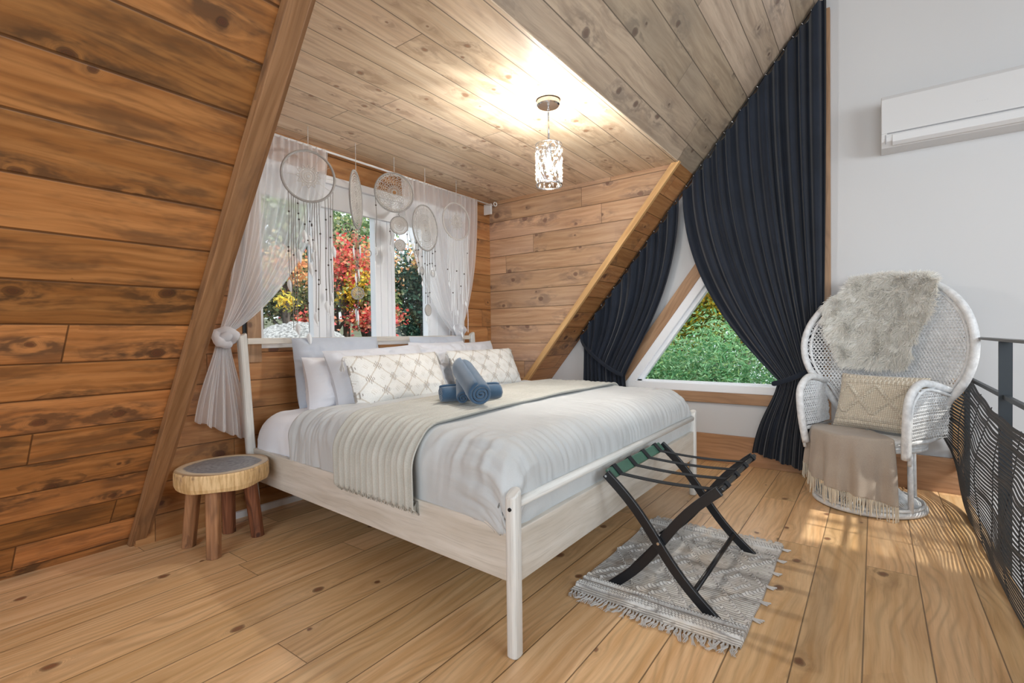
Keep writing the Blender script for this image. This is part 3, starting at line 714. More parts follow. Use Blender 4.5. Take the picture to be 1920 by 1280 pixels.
def towel_roll(name, p0, p1, r, mat, label, group, turns=3.2, flat=1.0, seed=0):
    p0, p1 = Vector(p0), Vector(p1); L_ = (p1-p0).length; m = MB(); n = 90
    th = r*.82/turns
    def prof_(k, inner):
        t = k/n; a_ = t*turns*2*pi; rr = .14*r+t*(r*.86-th*.0)*1.0
        rr = rr-(th*.80 if inner else 0)
        return Vector((max(rr, .001)*cos(a_), max(rr, .001)*sin(a_)*flat, 0))
    out = [prof_(k, False) for k in range(n+1)]; inn = [prof_(k, True) for k in range(n+1)]
    loop = out+inn[::-1]; N = len(loop); J = 26
    for j in range(J+1):
        z = L_*j/J; e = min(j, J-j)/J; k_ = 1-.10*max(0, 1-e*10)**2
        for q in loop:
            w_ = 1+.03*nz(q.x*40+seed, q.y*40, z*14)
            m.v.append(Vector((q.x*k_*w_, q.y*k_*w_, z+.004*nz(q.x*60, q.y*60, j+seed)*(j in (0, J)))))
    for j in range(J):
        for k in range(N):
            a_ = j*N+k; b = j*N+(k+1) % N; m.f.append((a_, b, b+N, a_+N))
    for e in (0, J):
        for k in range(n):
            f = (e*N+k, e*N+k+1, e*N+N-2-k, e*N+N-1-k); m.f.append(f if e else tuple(reversed(f)))
    d = (p1-p0).normalized(); q = d.to_track_quat('Z', 'Y').to_matrix().to_4x4()
    m.xf(q); o = m.build(name, mat, smooth=True); o.location = p0
    return tag(o, label, 'towel', group)
tz_ = .697
towel_roll('rolled_towel', (1.735, 1.70, tz_+.048), (2.00, 1.54, tz_+.048), .046, M_towel, 'slate blue towel roll lying flat at the back, its spiral end facing left', 'rolled blue towels', seed=1)
towel_roll('rolled_towel', (1.735, 1.555, tz_+.036), (1.88, 1.69, tz_+.105), .036, M_towel, 'small slate blue towel roll, middle one of the three towels', 'rolled blue towels', turns=2.4, seed=2)
towel_roll('rolled_towel', (1.735, 1.445, tz_+.062), (1.935, 1.735, tz_+.165), .064, M_towel, 'largest slate blue towel roll, propped diagonally on the other two towels', 'rolled blue towels', seed=3)

# ------------------------------------------------------------------ stool
SX, SY = 1.137, 2.62
st = empty('stool', (SX, SY, 0), 0, 'round log slice stool with grey heartwood top and chunky legs beside the bed', 'stool')
def orad(t): return .208*(1+.035*sin(t*2+.5)+.02*sin(t*3+1)+.012*sin(t*7))
def stool_top_mat():
    n = NT('log_slice_top'); tc = n.node('ShaderNodeTexCoord').outputs['Object']; o = sep(n, tc)
    w_ = n.noise(tc, 9, 3); r = n.m_('SQRT', n.m_('ADD', n.m_('POWER', o[0], 2.0), n.m_('POWER', o[1], 2.0)))
    r = n.m_('ADD', r, n.m_('MULTIPLY_ADD', w_, .04, -.02))
    rg = n.m_('MULTIPLY_ADD', n.m_('SINE', n.m_('MULTIPLY', n.m_('MULTIPLY_ADD', n.noise(tc, 7, 4, .6, 1.2), .12, r), 230)), .5, .5)
    heart = n.mix(n.m_('MULTIPLY', rg, .7), (.26, .27, .29), (.13, .135, .15))
    heart = n.mix(n.ss(n.noise(tc, 16, 4, .6, 2.0), .45, .7), heart, (.30, .31, .33))
    col = n.mix(n.ss(r, .158, .172), heart, (.66, .56, .42)); col = n.mix(n.ss(r, .188, .200), col, (.48, .32, .18))
    n.p(col=col, rough=.45); n.bump(rg, .2, .001); return n.m
def stool_side_mat():
    n = NT('log_slice_side'); tc = n.node('ShaderNodeTexCoord').outputs['Object']; o = sep(n, tc)
    a_ = n.m_('ARCTAN2', o[1], o[0])
    s1 = n.noise(n.vec(n.m_('MULTIPLY', n.m_('SINE', a_), 9), n.m_('MULTIPLY', n.m_('COSINE', a_), 9), n.m_('MULTIPLY', o[2], 5)), 2, 4, .65)
    s2 = n.noise(n.vec(n.m_('MULTIPLY', n.m_('SINE', a_), 3), n.m_('MULTIPLY', n.m_('COSINE', a_), 3), n.m_('MULTIPLY', o[2], 14)), 1.6, 3)
    col = n.mix(n.ss(s1, .35, .65), (.50, .31, .13), (.72, .50, .26)); col = n.mix(n.m_('MULTIPLY', n.ss(s2, .52, .72), n.ss(o[2], .33, .40)), col, (.24, .14, .09))
    n.p(col=col, rough=.6); n.bump(s1, .6, .003); return n.m
m = MB(); N = 64; P = []
lv = [(0, .86, .312), (0, .97, .316), (0, 1.0, .335), (0, 1.005, .365), (0, 1.0, .392), (0, .985, .400)]
for _, k, z in lv:
    for i in range(N):
        t = 2*pi*i/N; r = orad(t)*k; P.append((r*cos(t), r*sin(t), z+.003*sin(t*5)*(z < .33)))
fs = [tuple((j*N+i, j*N+(i+1) % N, (j+1)*N+(i+1) % N, (j+1)*N+i))[::1] for j in range(len(lv)-1) for i in range(N)]
fs.append(tuple(reversed(range(N)))); m.add(P, fs); m.build('seat_bark', stool_side_mat(), st, smooth=False)
m = MB(); P = [(0, 0, .4005)]
for k in (.33, .66, .985):
    for i in range(N): t = 2*pi*i/N; r = orad(t)*k; P.append((r*cos(t), r*sin(t), .4005))
fs = [(0, 1+i, 1+(i+1) % N) for i in range(N)]+[(1+j*N+i, 1+(j+1)*N+i, 1+(j+1)*N+(i+1) % N, 1+j*N+(i+1) % N) for j in range(2) for i in range(N)]
m.add(P, fs); m.build('seat_top', stool_top_mat(), st)
M_leg = wood('stool_leg_wood', (.26, .115, .05), (.42, .21, .10), (.08, .04, .03), stain=.4, plank=False, knots=5, kp=.5, ring=.5, streak=60)
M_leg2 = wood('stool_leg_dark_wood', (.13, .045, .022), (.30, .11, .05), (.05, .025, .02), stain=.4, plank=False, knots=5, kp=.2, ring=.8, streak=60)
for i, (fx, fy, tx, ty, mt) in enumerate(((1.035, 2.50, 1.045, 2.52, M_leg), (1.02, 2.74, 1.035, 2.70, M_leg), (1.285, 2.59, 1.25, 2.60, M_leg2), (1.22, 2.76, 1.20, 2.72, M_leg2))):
    m = MB(); n = 8; P = []
    for z, k, s_ in ((0, 0, .031), (.15, .45, .032), (.314, 1, .034)):
        for q in range(n):
            t = 2*pi*(q+.5)/n; sq = 1/(abs(cos(t))**5+abs(sin(t))**5)**.2
            P.append((lerp(fx, tx, k)-SX+s_*sq*cos(t+.5), lerp(fy, ty, k)-SY+s_*sq*.9*sin(t+.5), z))
    fs = [tuple(reversed(range(n))), tuple(range(2*n, 3*n))]+[(j*n+q, j*n+(q+1) % n, (j+1)*n+(q+1) % n, (j+1)*n+q) for j in range(2) for q in range(n)]
    m.add(P, fs).build('leg', mt, st, axis=(0, 0, 1), bevel=.004)

# ------------------------------------------------------------------ rug
RX0, RX1, RY0, RY1 = 1.715, 2.66, .35, .985
def rug_mat():
    n = NT('handwoven_rug'); o = sep(n, n.node('ShaderNodeUVMap').outputs[0]); x, y = o[0], o[1]
    c = n.m_('FRACT', n.m_('MULTIPLY', x, 1/.0145))
    thr = n.noise(n.vec(n.m_('MULTIPLY', x, 34), n.m_('MULTIPLY', y, 46)), 1, 2)
    rowid = n.m_('FLOOR', n.m_('MULTIPLY', x, 1/.029))
    rr = n.node('ShaderNodeTexWhiteNoise', {'W': rowid}, noise_dimensions='1D').outputs[0]
    base = n.mix(rr, (.74, .72, .69), (.54, .52, .50)); base = n.mix(n.ss(thr, .55, .7), base, (.40, .38, .36))
    warm = n.ss(n.noise(n.vec(n.m_('MULTIPLY', x, 5), n.m_('MULTIPLY', y, 7)), 1, 2), .5, .7)
    base = n.mix(n.m_('MULTIPLY', warm, .45), base, (.56, .45, .34))
    gap = n.m_('SUBTRACT', 1.0, n.ss(n.m_('ABSOLUTE', n.m_('SUBTRACT', c, .5)), .28, .5))
    col = n.mix(n.m_('MULTIPLY', n.m_('SUBTRACT', 1.0, gap), .75), base, (.20, .18, .17))
    n.p(col=col, rough=.95, spec=.05); n.bump(n.m_('ADD', gap, thr), .6, .004); return n.m
rg = empty('rug', ((RX0+RX1)/2, (RY0+RY1)/2, 0), 0, 'small handwoven cream rug with raised diamonds and tassels under the luggage rack', 'rug')
m = MB(); m.uv = []
def rugz(u, v):
    x = lerp(RX0, RX1, u); y = lerp(RY0, RY1, v)
    rows = .0022*abs(sin(pi*x/.0145))
    # raised loop rows drawing diamonds and bands
    a_ = abs(((x-RX0)/.30) % 1-.5)*2; b = abs(((y-RY0)/.2117) % 1-.5)*2
    dd = abs(a_+b-1)
    band = 1 if (abs(x-(RX0+.065)) < .020 or abs(x-(RX1-.065)) < .020 or abs(x-(RX0+.118)) < .008) else 0
    loop = max(0, 1-dd*11)*(1 if .14 < (x-RX0) < .83 else 0)
    loop = max(loop, band, max(0, 1-abs(a_+b-.45)*14)*(.14 < (x-RX0) < .83))
    return .007+rows+loop*(.0115*(.45+.55*abs(sin(y*2*pi/.024+x*120)))), x, y
def rugf(u, v):
    z, x, y = rugz(u, v)
    x += .012*sin(y*9)*(1-u)+.006*nz(y*6, x*3); y += .008*nz(x*5, 3)*(1 if v > .5 else 1)
    m.uv.append((x, y))
    if v in (0, 1): z = .001
    return (x-rg.location.x, y-rg.location.y, z)
m.grid(rugf, 420, 270); m.build('weave', rug_mat(), rg, smooth=False)
m = MB(); rnd = random.Random(3)
for side in (0, 1):
    for i in range(46):
        y = lerp(RY0+.005, RY1-.005, (i+.5)/46)-rg.location.y; x0 = (RX0 if side == 0 else RX1)-rg.location.x+(.012*sin((y+rg.location.y)*9) if side == 0 else 0); dr = -1 if side == 0 else 1
        L_ = rnd.uniform(.035, .07) if side == 0 else rnd.uniform(.02, .045); bend = rnd.uniform(-.022, .022)
        for k in range(3):
            o_ = (k-1)*.003
            pts = [(x0+dr*L_*q, y+o_*(.3+1.5*q)+bend*q*q+.003*sin(q*9+i+k), .006+.003*rnd.random()) for q in (0, .3, .6, 1)]
            m.tube(pts, [.0028, .0024, .002, .0012], 4)
for i in range(6):
    x = lerp(RX0+.2, RX1-.05, i/5)-rg.location.x
    for k in range(3): m.tube([(x+k*.004, RY0-rg.location.y+.004, .006), (x+k*.008-.01, RY0-rg.location.y-.012, .006), (x+k*.012-.01, RY0-rg.location.y-.026-.004*k, .004)], .003, 4)
tag(m.build('fringe', M_cord, rg), kind='stuff')

# ------------------------------------------------------------------ luggage rack
rk = empty('luggage_rack', (2.15, .665, 0), 0, 'black folding luggage rack with webbing straps standing on the rug', 'luggage rack')
YA, YBt = .863, .467           # feet
TA, TB = .447, .880; TZ = .462 # tops
def legpts(y0, y1, x, bow, n=16, ztop=TZ, z0=0.0085):
    P = []
    for i in range(n+1):
        t = i/n; d = Vector((0, y1-y0, ztop-z0)); nn = Vector((0, -d.z, d.y)).normalized()
        P.append(Vector((x, y0, z0))+d*t+nn*(bow*sin(2*pi*t)))
    return P
def slab(pts, w_, th):
    """bar of rectangular section, wide in the y-z plane, th along x, flat at the foot"""
    m = MB(); n = len(pts); P = []
    for i, p in enumerate(pts):
        d = (pts[min(i+1, n-1)]-pts[max(i-1, 0)]).normalized(); nn = Vector((0, -d.z, d.y))
        a_, b = p+nn*w_/2, p-nn*w_/2
        if i == 0:   # cut flat on the floor
            a_ = a_-d*((a_.z-.0085)/d.z); b = b-d*((b.z-.0085)/d.z)
        for q in (a_, b): P += [q-Vector((th/2, 0, 0)), q+Vector((th/2, 0, 0))]
    fs = [(0, 1, 3, 2), ((n-1)*4, (n-1)*4+2, (n-1)*4+3, (n-1)*4+1)]
    for i in range(n-1):
        a_ = i*4; b = a_+4
        fs += [(a_, b, b+1, a_+1), (a_+2, a_+3, b+3, b+2), (a_, a_+2, b+2, b), (a_+1, b+1, b+3, a_+3)]
    return m.add(P, fs)
for x, dx in ((1.85, .0095), (2.475, -.0095)):
    rel(slab(legpts(YA, TA, x+dx, .013), .036, .017), rk).build('leg', M_rack, rk, bevel=.0025)
    rel(slab(legpts(YBt, TB, x-dx, -.012), .036, .017), rk).build('leg', M_rack, rk, bevel=.0025)
    rel(MB().tube([(x-.026, .662, .232), (x-.016, .662, .232)], .0055, 12), rk).build('bolt', M_chrome, rk)
    rel(MB().tube([(x+(-.022 if dx > 0 else .022), TB-.004, TZ-.008), (x, TB-.004, TZ-.008)], .005, 10), rk).build('bolt', M_chrome, rk)
def railbox(y, tilt, mat):
    q = Matrix.Translation((0, y, TZ-.008))@Matrix.Rotation(tilt, 4, 'X')
    m = MB().box((1.862, -.024, -.008), (2.463, .024, .008)); m.xf(q); rel(m, rk)
    return m.build('top_rail', mat, rk, bevel=.004)
tag(railbox(TB-.006, radians(46), M_green), 'dark green top rail'); railbox(TA+.006, radians(-46), M_rack)
rel(MB().tube([(1.855, YBt+.068, .078), (2.47, YBt+.068, .078)], .010, 12), rk).build('stretcher', M_rack, rk, smooth=True)
rel(MB().tube([(1.865, YA-.068, .078), (2.46, YA-.068, .078)], .010, 12), rk).build('stretcher', M_rack, rk, smooth=True)
for x in (1.925, 2.085, 2.245, 2.40):
    m = MB(); w_ = .017
    def rl(y0, t, a_, b_): return (y0+a_*cos(t)-b_*sin(t), TZ-.008+a_*sin(t)+b_*cos(t))
    L_ = [rl(TB-.006, radians(46), *q) for q in ((-.020, -.0105), (.0265, -.0105), (.0265, .0105), (-.022, .0115))]
    R__ = [rl(TA+.006, radians(-46), *q) for q in ((.022, .0115), (-.0265, .0105), (-.0265, -.0105), (.020, -.0105))]
    p0, p1 = L_[-1], R__[0]
    pr = L_+[(lerp(p0[0], p1[0], i/12), lerp(p0[1], p1[1], i/12)-.008*sin(pi*i/12)) for i in range(1, 12)]+R__
    pr2 = [(y, z) for y, z in pr]
    P = []
    for y, z in pr2: P += [(x-w_, y, z), (x+w_, y, z)]
    m.add(P, [(2*i, 2*i+1, 2*i+3, 2*i+2) for i in range(len(pr2)-1)]); rel(m, rk); m.build('strap', M_strap, rk, solid=.0025)

# ------------------------------------------------------------------ pendant lamp
PX_, PY_ = 2.285, 1.41
pd = empty('pendant_lamp', (PX_, PY_, ZC), 0, 'chrome pendant lamp with a glittering cut glass cylinder shade hanging from the plank ceiling', 'pendant lamp')
MB().lathe([(0, 0), (.060, 0), (.062, -.006), (.062, -.026), (.056, -.032), (.0, -.034)], seg=36).build('canopy', M_chrome, pd, smooth=False)
m = MB(); m.torus((0, 0, -.048), .008, .0022, (0, 1, 0), 14, 5); m.tube([(0, 0, -.032), (0, 0, -.042)], .003, 6); m.torus((0, 0, -.060), .006, .002, (1, 0, 0), 12, 5); m.build('swivel', M_chrome, pd, smooth=True)
MB().tube([(0, 0, -.064), (0, 0, -.225)], .0050, 10).build('stem', M_chrome, pd, smooth=True)
MB().lathe([(0, -.215), (.010, -.22), (.014, -.235), (.015, -.295), (.0, -.302)], seg=18).build('socket', M_chrome, pd, smooth=True)
MB().lathe([(0, -.30), (.009, -.302), (.011, -.318), (.018, -.332), (.019, -.345), (.014, -.360), (0, -.366)], seg=20).build('bulb', emitter('lit_bulb', (1, .90, .74), 22), pd, smooth=True)
R_ = .070; z0, z1 = -.455, -.237
m = MB(); rnd = random.Random(11)
for i in range(120):
    a0 = rnd.uniform(0, 2*pi); zz = rnd.uniform(z0, z1); da = rnd.uniform(-.75, .75); dz = rnd.uniform(-.075, .075)
    m.tube([(R_*cos(a0+da*t), R_*sin(a0+da*t), max(z0, min(z1, zz+dz*(t-.5)*2))) for t in (0, .33, .66, 1)], .0013, 4)
for z in (z0, z1, z0+.004): m.torus((0, 0, z), R_, .0022, (0, 0, 1), 36, 5)
for k in range(3): m.tube([(0, 0, -.237), (R_*cos(k*2.094), R_*sin(k*2.094), z1)], .0015, 4)
m.build('shade_wire', M_chrome, pd, smooth=True)
def crystal():
    n = NT('cut_glass_crystal'); n.t.nodes.remove(n.b)
    g = n.node('ShaderNodeBsdfGlossy', {'Roughness': .06, 'Color': (1, .98, .95, 1)}); tl = n.node('ShaderNodeBsdfTranslucent', {'Color': (1, .93, .82, 1)}); tr = n.node('ShaderNodeBsdfTransparent')
    m1 = n.node('ShaderNodeMixShader', {0: .45, 1: tl.outputs[0], 2: g.outputs[0]}); m2 = n.node('ShaderNodeMixShader', {0: .55, 1: tr.outputs[0], 2: m1.outputs[0]})
    n.t.links.new(m2.outputs[0], n.out.inputs[0]); return n.m
m = MB()
for i in range(150):
    a0 = rnd.uniform(0, 2*pi); zz = rnd.uniform(z0+.008, z1-.008); s_ = rnd.uniform(.005, .011); c = Vector((R_*cos(a0), R_*sin(a0), zz))
    t_ = Vector((-sin(a0), cos(a0), 0)); n_ = Vector((cos(a0), sin(a0), 0)); zz_ = Vector((0, 0, 1))
    ro = rnd.uniform(0, pi); A_ = t_*cos(ro)+zz_*sin(ro); B_ = zz_*cos(ro)-t_*sin(ro)
    m.add([c+A_*s_, c+B_*s_*.7, c-A_*s_, c-B_*s_*.7, c+n_*s_*.5, c-n_*s_*.5], [(0, 1, 4), (1, 2, 4), (2, 3, 4), (3, 0, 4), (1, 0, 5), (2, 1, 5), (3, 2, 5), (0, 3, 5)])
m.build('shade_crystals', crystal(), pd)
lamp('pendant_light', 'POINT', (PX_, PY_, ZC-.335), 108, (1, .965, .91), shadow_soft_size=.028)

# ------------------------------------------------------------------ curtains
def drape(name, mat, parent, PT, top, knot, bot, npl, amps, c_out=(.35, .15), nu=None, nt=44, nb=22, jag=0, seed=0, flat=0, pw=1.0, lowc=.5, loose=0):
    """PT(a, z, off) -> world point; top/knot/bot: (a0, z0, a1, z1)"""
    nu = nu or npl*10; T0, T1, K0, K1, B0, B1 = (Vector(p) for p in ((top[0], top[1]), (top[2], top[3]), (knot[0], knot[1]), (knot[2], knot[3]), (bot[0], bot[1]), (bot[2], bot[3])))
    m = MB(); N = nt+nb
    def fn(u, v):
        k = v*N; ph = u+.012*sin(u*37+seed)+.006*sin(u*91)
        wv = sin(2*pi*npl*ph+seed); wv = (abs(wv)**pw)*(1 if wv > 0 else -1)
        T = T0.lerp(T1, u); K = K0.lerp(K1, u); Bp = B0.lerp(B1, u)
        if k <= nt:
            t = k/nt; h = T.y-K.y
            p = bez(T, T+Vector((0, -h*.5)), K+Vector(((T.x-K.x)*c_out[0], h*c_out[1])), K, t)
            am = lerp(amps[0], amps[1], sm(t**1.5))*(1+.25*sin(3*t+u*9)); off = am*wv
            off += loose*sin(pi*t)*.02*sin(u*11+seed)
            off += .0*t
        else:
            t = (k-nt)/nb; h = K.y-Bp.y
            p = bez(K, K+Vector(((Bp.x-K.x)*.12, -h*.3)), Bp+Vector(((K.x-Bp.x)*.25, h*lowc)), Bp, t)
            am = lerp(amps[1], amps[2], sm(t)); off = am*lerp(wv, .35*wv+.9*sin(2*pi*npl*.37*u+2), .75*sm(t))
            if jag: p = Vector((p.x, p.y+jag*t*sin(2*pi*npl*.5*u+1)))
        return PT(p.x, p.y, off)
    m.grid(fn, nu, N)
    return m.build(name, mat, parent, smooth=True)

XCU = 4.035
def PG(a_, z, off): return Vector((XCU-off, a_, z))
roofz = lambda y: SL*(YB-y)
CU = [('curtain', 'tall navy curtain gathered to the right of the triangular window', (1.235, roofz(1.235)-.045, .262, roofz(.262)-.045), (.565, .675, .285, .80), (.735, .13, .285, .005), 12, (.028, .020, .030), (.32, .17), 1.0),
      ('curtain', 'shorter navy curtain gathered to the left of the triangular window behind the bed', (2.165, roofz(2.165)-.045, 1.262, roofz(1.262)-.045), (2.13, .90, 1.735, .66), (2.15, .02, 1.655, .02), 11, (.024, .018, .026), (.32, .17), 1.0)]
for i, (nm, lb, top, kn, bo, npl, am, co_, pw) in enumerate(CU):
    c = empty(nm, (XG-.05, (top[0]+top[2])/2, 0), 0, lb, 'curtain', 'navy curtains')
    def PGl(a_, z, off, c=c): return PG(a_, z, off)-c.location
    if i == 0: drape('cloth', M_navy, c, PGl, top, kn, bo, npl, am, co_, seed=.4, jag=0, lowc=.55)
    else:
        # knot on the right: outer (left) strands hang nearly straight, right strands sweep left and down
        drape('cloth', M_navy, c, PGl, top, kn, bo, npl, am, (.30, .22), seed=1.3, lowc=.5)
    # tieback band
    m = MB()
    if i == 0: tb = [(.60, .655, .075), (.56, .66, .085), (.47, .695, .080), (.38, .745, .06), (.30, .79, .03), (.262, .83, -.03)]
    else: tb = [(2.185, 1.01, -.02), (2.13, .93, .035), (2.03, .84, .055), (1.90, .75, .07), (1.79, .69, .075), (1.735, .668, .05)]
    P = []
    for a_, z, off in tb:
        for dz in (-.021, .021): P.append(PG(a_, z+dz, off)-c.location)
    m.add(P, [(2*k, 2*k+1, 2*k+3, 2*k+2) for k in range(len(tb)-1)]); m.build('tieback', M_navy, c, solid=.006, sub=2, smooth=True)
    n = 17 if i == 0 else 15
    for k in range(n):
        t = (k+.5)/n; a_ = lerp(top[0], top[2], t); z = lerp(top[1], top[3], t)
        MB().torus(PG(a_, z+.014, .004)-c.location, .011, .0024, (.2, 1, -.7), 12, 5).build('ring', M_chrome, c, smooth=True)
m = MB(); m.tube([PG(2.22, roofz(2.22)-.028, 0), PG(.24, roofz(.24)-.028, 0)], .004, 8)
tag(m.build('curtain_wire', M_black, smooth=True), 'thin dark wire under the sloping ceiling carrying the navy curtains', 'curtain wire')

# sheers on the dormer window
YS = 2.872
def PW(a_, z, off): return Vector((a_, YS-off, z))
rod = empty('curtain_rod', (2.55, YS, 2.232), 0, 'thin white curtain rod above the dormer window', 'curtain rod')
MB().tube([(1.30-2.55, 0, 0), (3.72-2.55-.03, 0, 0)], .0075, 12).build('rod', M_whitemetal, rod, smooth=True)
m = MB(); m.box((3.615-2.55, -.006, -.085), (3.635-2.55, .078, .012)); m.build('bracket', M_whitemetal, rod, bevel=.002)
MB().torus((3.665-2.55, -.02, .012), .017, .005, (.3, 1, 0), 18, 6).build('finial', M_whitemetal, rod, smooth=True)
for i, (top, kn, bo, lb) in enumerate((((1.36, 2.235, 1.925, 2.235), (1.225, 1.035, 1.285, 1.05), (1.10, .60, 1.415, .43), 'white sheer curtain on the left of the dormer window, knotted beside the bed post'),
                                      ((2.545, 2.235, 3.43, 2.235), (3.09, 1.055, 3.19, 1.09), (3.05, .72, 3.26, .72), 'white sheer curtain on the right of the dormer window, knotted above the head rail'))):
    c = empty('sheer_curtain', (sum(top[::2])/2, YS, 0), 0, lb, 'curtain', 'white sheer curtains')
    def PWl(a_, z, off, c=c): return PW(a_, z, off)-c.location
    m_ = drape('cloth', M_sheer, c, PWl, top, kn, bo, 16 if i else 12, (.012, .012, .028), (.42, .12) if i == 0 else (.40, .12), seed=i*2+.2, jag=.006, loose=1, lowc=.45)
    k_ = Vector(((kn[0]+kn[2])/2, 0, (kn[1]+kn[3])/2-.005))
    m = MB()
    pts = [PWl(k_.x+.048*cos(t)*(1 if i == 0 else .9), k_.z+.036*sin(t)-.006, .03+.018*sin(2*t)) for t in [2*pi*q/16 for q in range(16)]]
    m.tube(pts, [.024+.005*sin(q*2.1) for q in range(16)], 10, closed=True)
    m.tube([PWl(k_.x-.05, k_.z-.03, .03), PWl(k_.x, k_.z, .045), PWl(k_.x+.05, k_.z+.03, .03)], [.012, .030, .014], 10)
    m.build('knot', M_sheerd, c, smooth=True)

# ------------------------------------------------------------------ dream catchers
def catcher(hook, z, R, ratio, label, web, sgn=1, rr=.0065, ringmat=None, obj='dream_catcher'):
    az = atan2(hook[1], hook[0]); rz = az-pi/2+sgn*math.acos(ratio)
    c = empty(obj, (hook[0], hook[1], ZC), rz, label, 'dream catcher', 'dream catchers hanging over the window'); zc = z-ZC
    ringmat = ringmat or M_ringwrap
    MB().tube([(0, 0, 0), (0, 0, zc+R)], .0022, 6).build('hanging_cord', M_cord, c)
    MB().torus((0, 0, zc), R, rr, (0, 1, 0), 48, 8).build('ring', ringmat, c, smooth=True)
    weave(c, 0, zc, R, web); return c, zc
def weave(c, x0, zc, R, web, name='web', mat=None):
    m = MB(); P = lambda r, a_: (x0+r*cos(a_), 0, zc+r*sin(a_))
    if web == 'mandala':
        r0 = R*.36
        for k in range(12): a_ = 2*pi*k/12; m.tube([P(R, a_), P(r0*1.25, a_)], .0010, 3)
        for r, th in ((r0*.22, .0034), (r0*.45, .0026), (r0*.72, .0034), (r0*.92, .0024)): m.tube([P(r, 2*pi*q/36) for q in range(36)], th, 4, closed=True)
        for k in range(24): a_ = 2*pi*k/24; m.tube([P(r0*.15, a_), P(r0*.95, a_)], .0018, 3)
        for k in range(12):
            a_ = 2*pi*k/12; m.tube([P(r0*.92, a_-.22), P(r0*1.16, a_-.10), P(r0*1.30, a_), P(r0*1.16, a_+.10), P(r0*.92, a_+.22)], .0026, 4)
    elif web == 'dense':
        n = 30
        for j in range(11):
            r = R*(.08+.86*j/10); m.tube([P(r*(1+.012*sin(n*2*pi*q/72)), 2*pi*q/72) for q in range(72)], .0016 if j % 3 else .0028, 4, closed=True)
        for k in range(n):
            a_ = 2*pi*k/n; m.tube([P(R*.08, a_), P(R*.5, a_+.10), P(R*.97, a_)], .0014, 3); m.tube([P(R*.4, a_), P(R*.7, a_-.10), P(R*.97, a_+.05)], .0012, 3)
    elif web == 'crochet':
        n = 22
        for j in range(8):
            r = R*(.14+.80*j/7); z_ = n; m.tube([P(r+R*.035*(1 if q % 2 else -1), 2*pi*q/(2*z_)+j*.07) for q in range(2*z_)], .0021, 4, closed=True)
        for k in range(n): a_ = 2*pi*k/n; m.tube([P(R*.12, a_), P(R*.98, a_+.25)], .0016, 3)
        for r, th in ((R*.12, .003), (R*.9, .0035), (R*.3, .0022)): m.tube([P(r, 2*pi*q/40) for q in range(40)], th, 4, closed=True)
    m.build(name, mat or M_doily, c)
M_string = fabric('grey_hanging_cord', (.30, .285, .27), (.22, .21, .20), scale=500)
def strand(c, x, za, zb, beads=(), fe=None, r=.0022, mat=None, wob=.004, y=0, seed=0):
    pts = [(x+wob*sin(t*7+seed), y+wob*.5*sin(t*5+seed), lerp(za, zb, t)) for t in [q/8 for q in range(9)]]
    MB().tube(pts, r, 5).build('strand', mat or M_string, c)
    if beads:
        for b in beads:
            z_ = lerp(za, zb, b); MB().lathe([(0, .006), (.0045, .004), (.0055, 0), (.0045, -.004), (0, -.006)], (x+wob*sin(b*7+seed), y, z_), 8).build('bead', M_bead, c, smooth=True)
    if fe: feather(c, x, y, zb, fe)
def feather(c, x, y, z, L_, mat=None):
    m = MB(); n = 8; P = [(x, y, z)]
    for i in range(1, n+1):
        t = i/n; w_ = L_*.17*sin(pi*min(1, t*1.05)**.7)*(1 if t < 1 else .05); cx = x+L_*.10*t*t
        P += [(cx-w_, y+.004*sin(t*4), z-L_*t), (cx, y-.005*sin(pi*t), z-L_*t), (cx+w_, y+.004, z-L_*t-.004)]
    fs = [(0, 1, 2), (0, 2, 3)]
    for i in range(n-1): a_ = 1+3*i; fs += [(a_, a_+3, a_+4, a_+1), (a_+1, a_+4, a_+5, a_+2)]
    m.add(P, fs).build('feather', mat or M_feather, c, solid=.0012)
def subring(c, x, z, R, web, y=0, rr=.0032):
    MB().torus((x, 0, z), R, rr, (0, 1, 0), 28, 6).build('small_ring', M_ringwrap, c, smooth=True)
    if web: weave(c, x, z, R, web, 'small_web')
rnd = random.Random(21)
HY = 2.72
c, zc = catcher((1.69, HY), 1.985, .150, .98, 'large dream catcher ring with open centre and long beaded strings, leftmost over the window', 'mandala', rr=.0075)
for i, x in enumerate((-.115, -.10, -.088, -.075, -.06, -.028, -.012, .002, .016, .03, .045, .058, .092, .108, .122, .138)):
    L_ = (.52, .80, .70, .74, .30, .25, .78, .36, .30, .66, .72, .50, .62, .66, .60, .34)[i]
    za = zc-sqrt(max(0, .150**2-x*x)); strand(c, x, za, za-L_, [rnd.uniform(.1, .95) for _ in range(3)] if i % 2 == 0 else [rnd.uniform(.3, .9)], rnd.choice((None, .07, .09)) if i % 3 else .085, seed=i, wob=.003)
for i, x in enumerate((-.03, .0, .03)): feather(c, x, -.004, zc-.15-.17-.03*i, .085)
c, zc = catcher((2.025, HY), 1.915, .182, .20, 'narrow dream catcher seen nearly edge on, second from the left, with small rings below', 'dense', rr=.0065)
for i, (x, L_) in enumerate(((-.10, .16), (-.05, .30), (0, .38), (.05, .26), (.10, .12))):
    za = zc-sqrt(.182**2-x*x); strand(c, x, za, za-L_, (.5, .95), .085 if i != 2 else None, seed=i)
c2 = c; c2z = zc
MB().torus((-.10, .04, zc-.20), .027, .0032, (cos(0), 0, 0), 24, 6).build('small_ring', M_ringwrap, c, smooth=True)
MB().torus((.09, -.05, zc-.33), .024, .0032, (1, .3, 0), 24, 6).build('small_ring', M_ringwrap, c, smooth=True)
m = MB(); 
MB().torus((0, .0, zc-.605), .040, .0034, (1, 0, 0), 28, 6).build('small_ring', M_ringwrap, c, smooth=True)
m = MB()
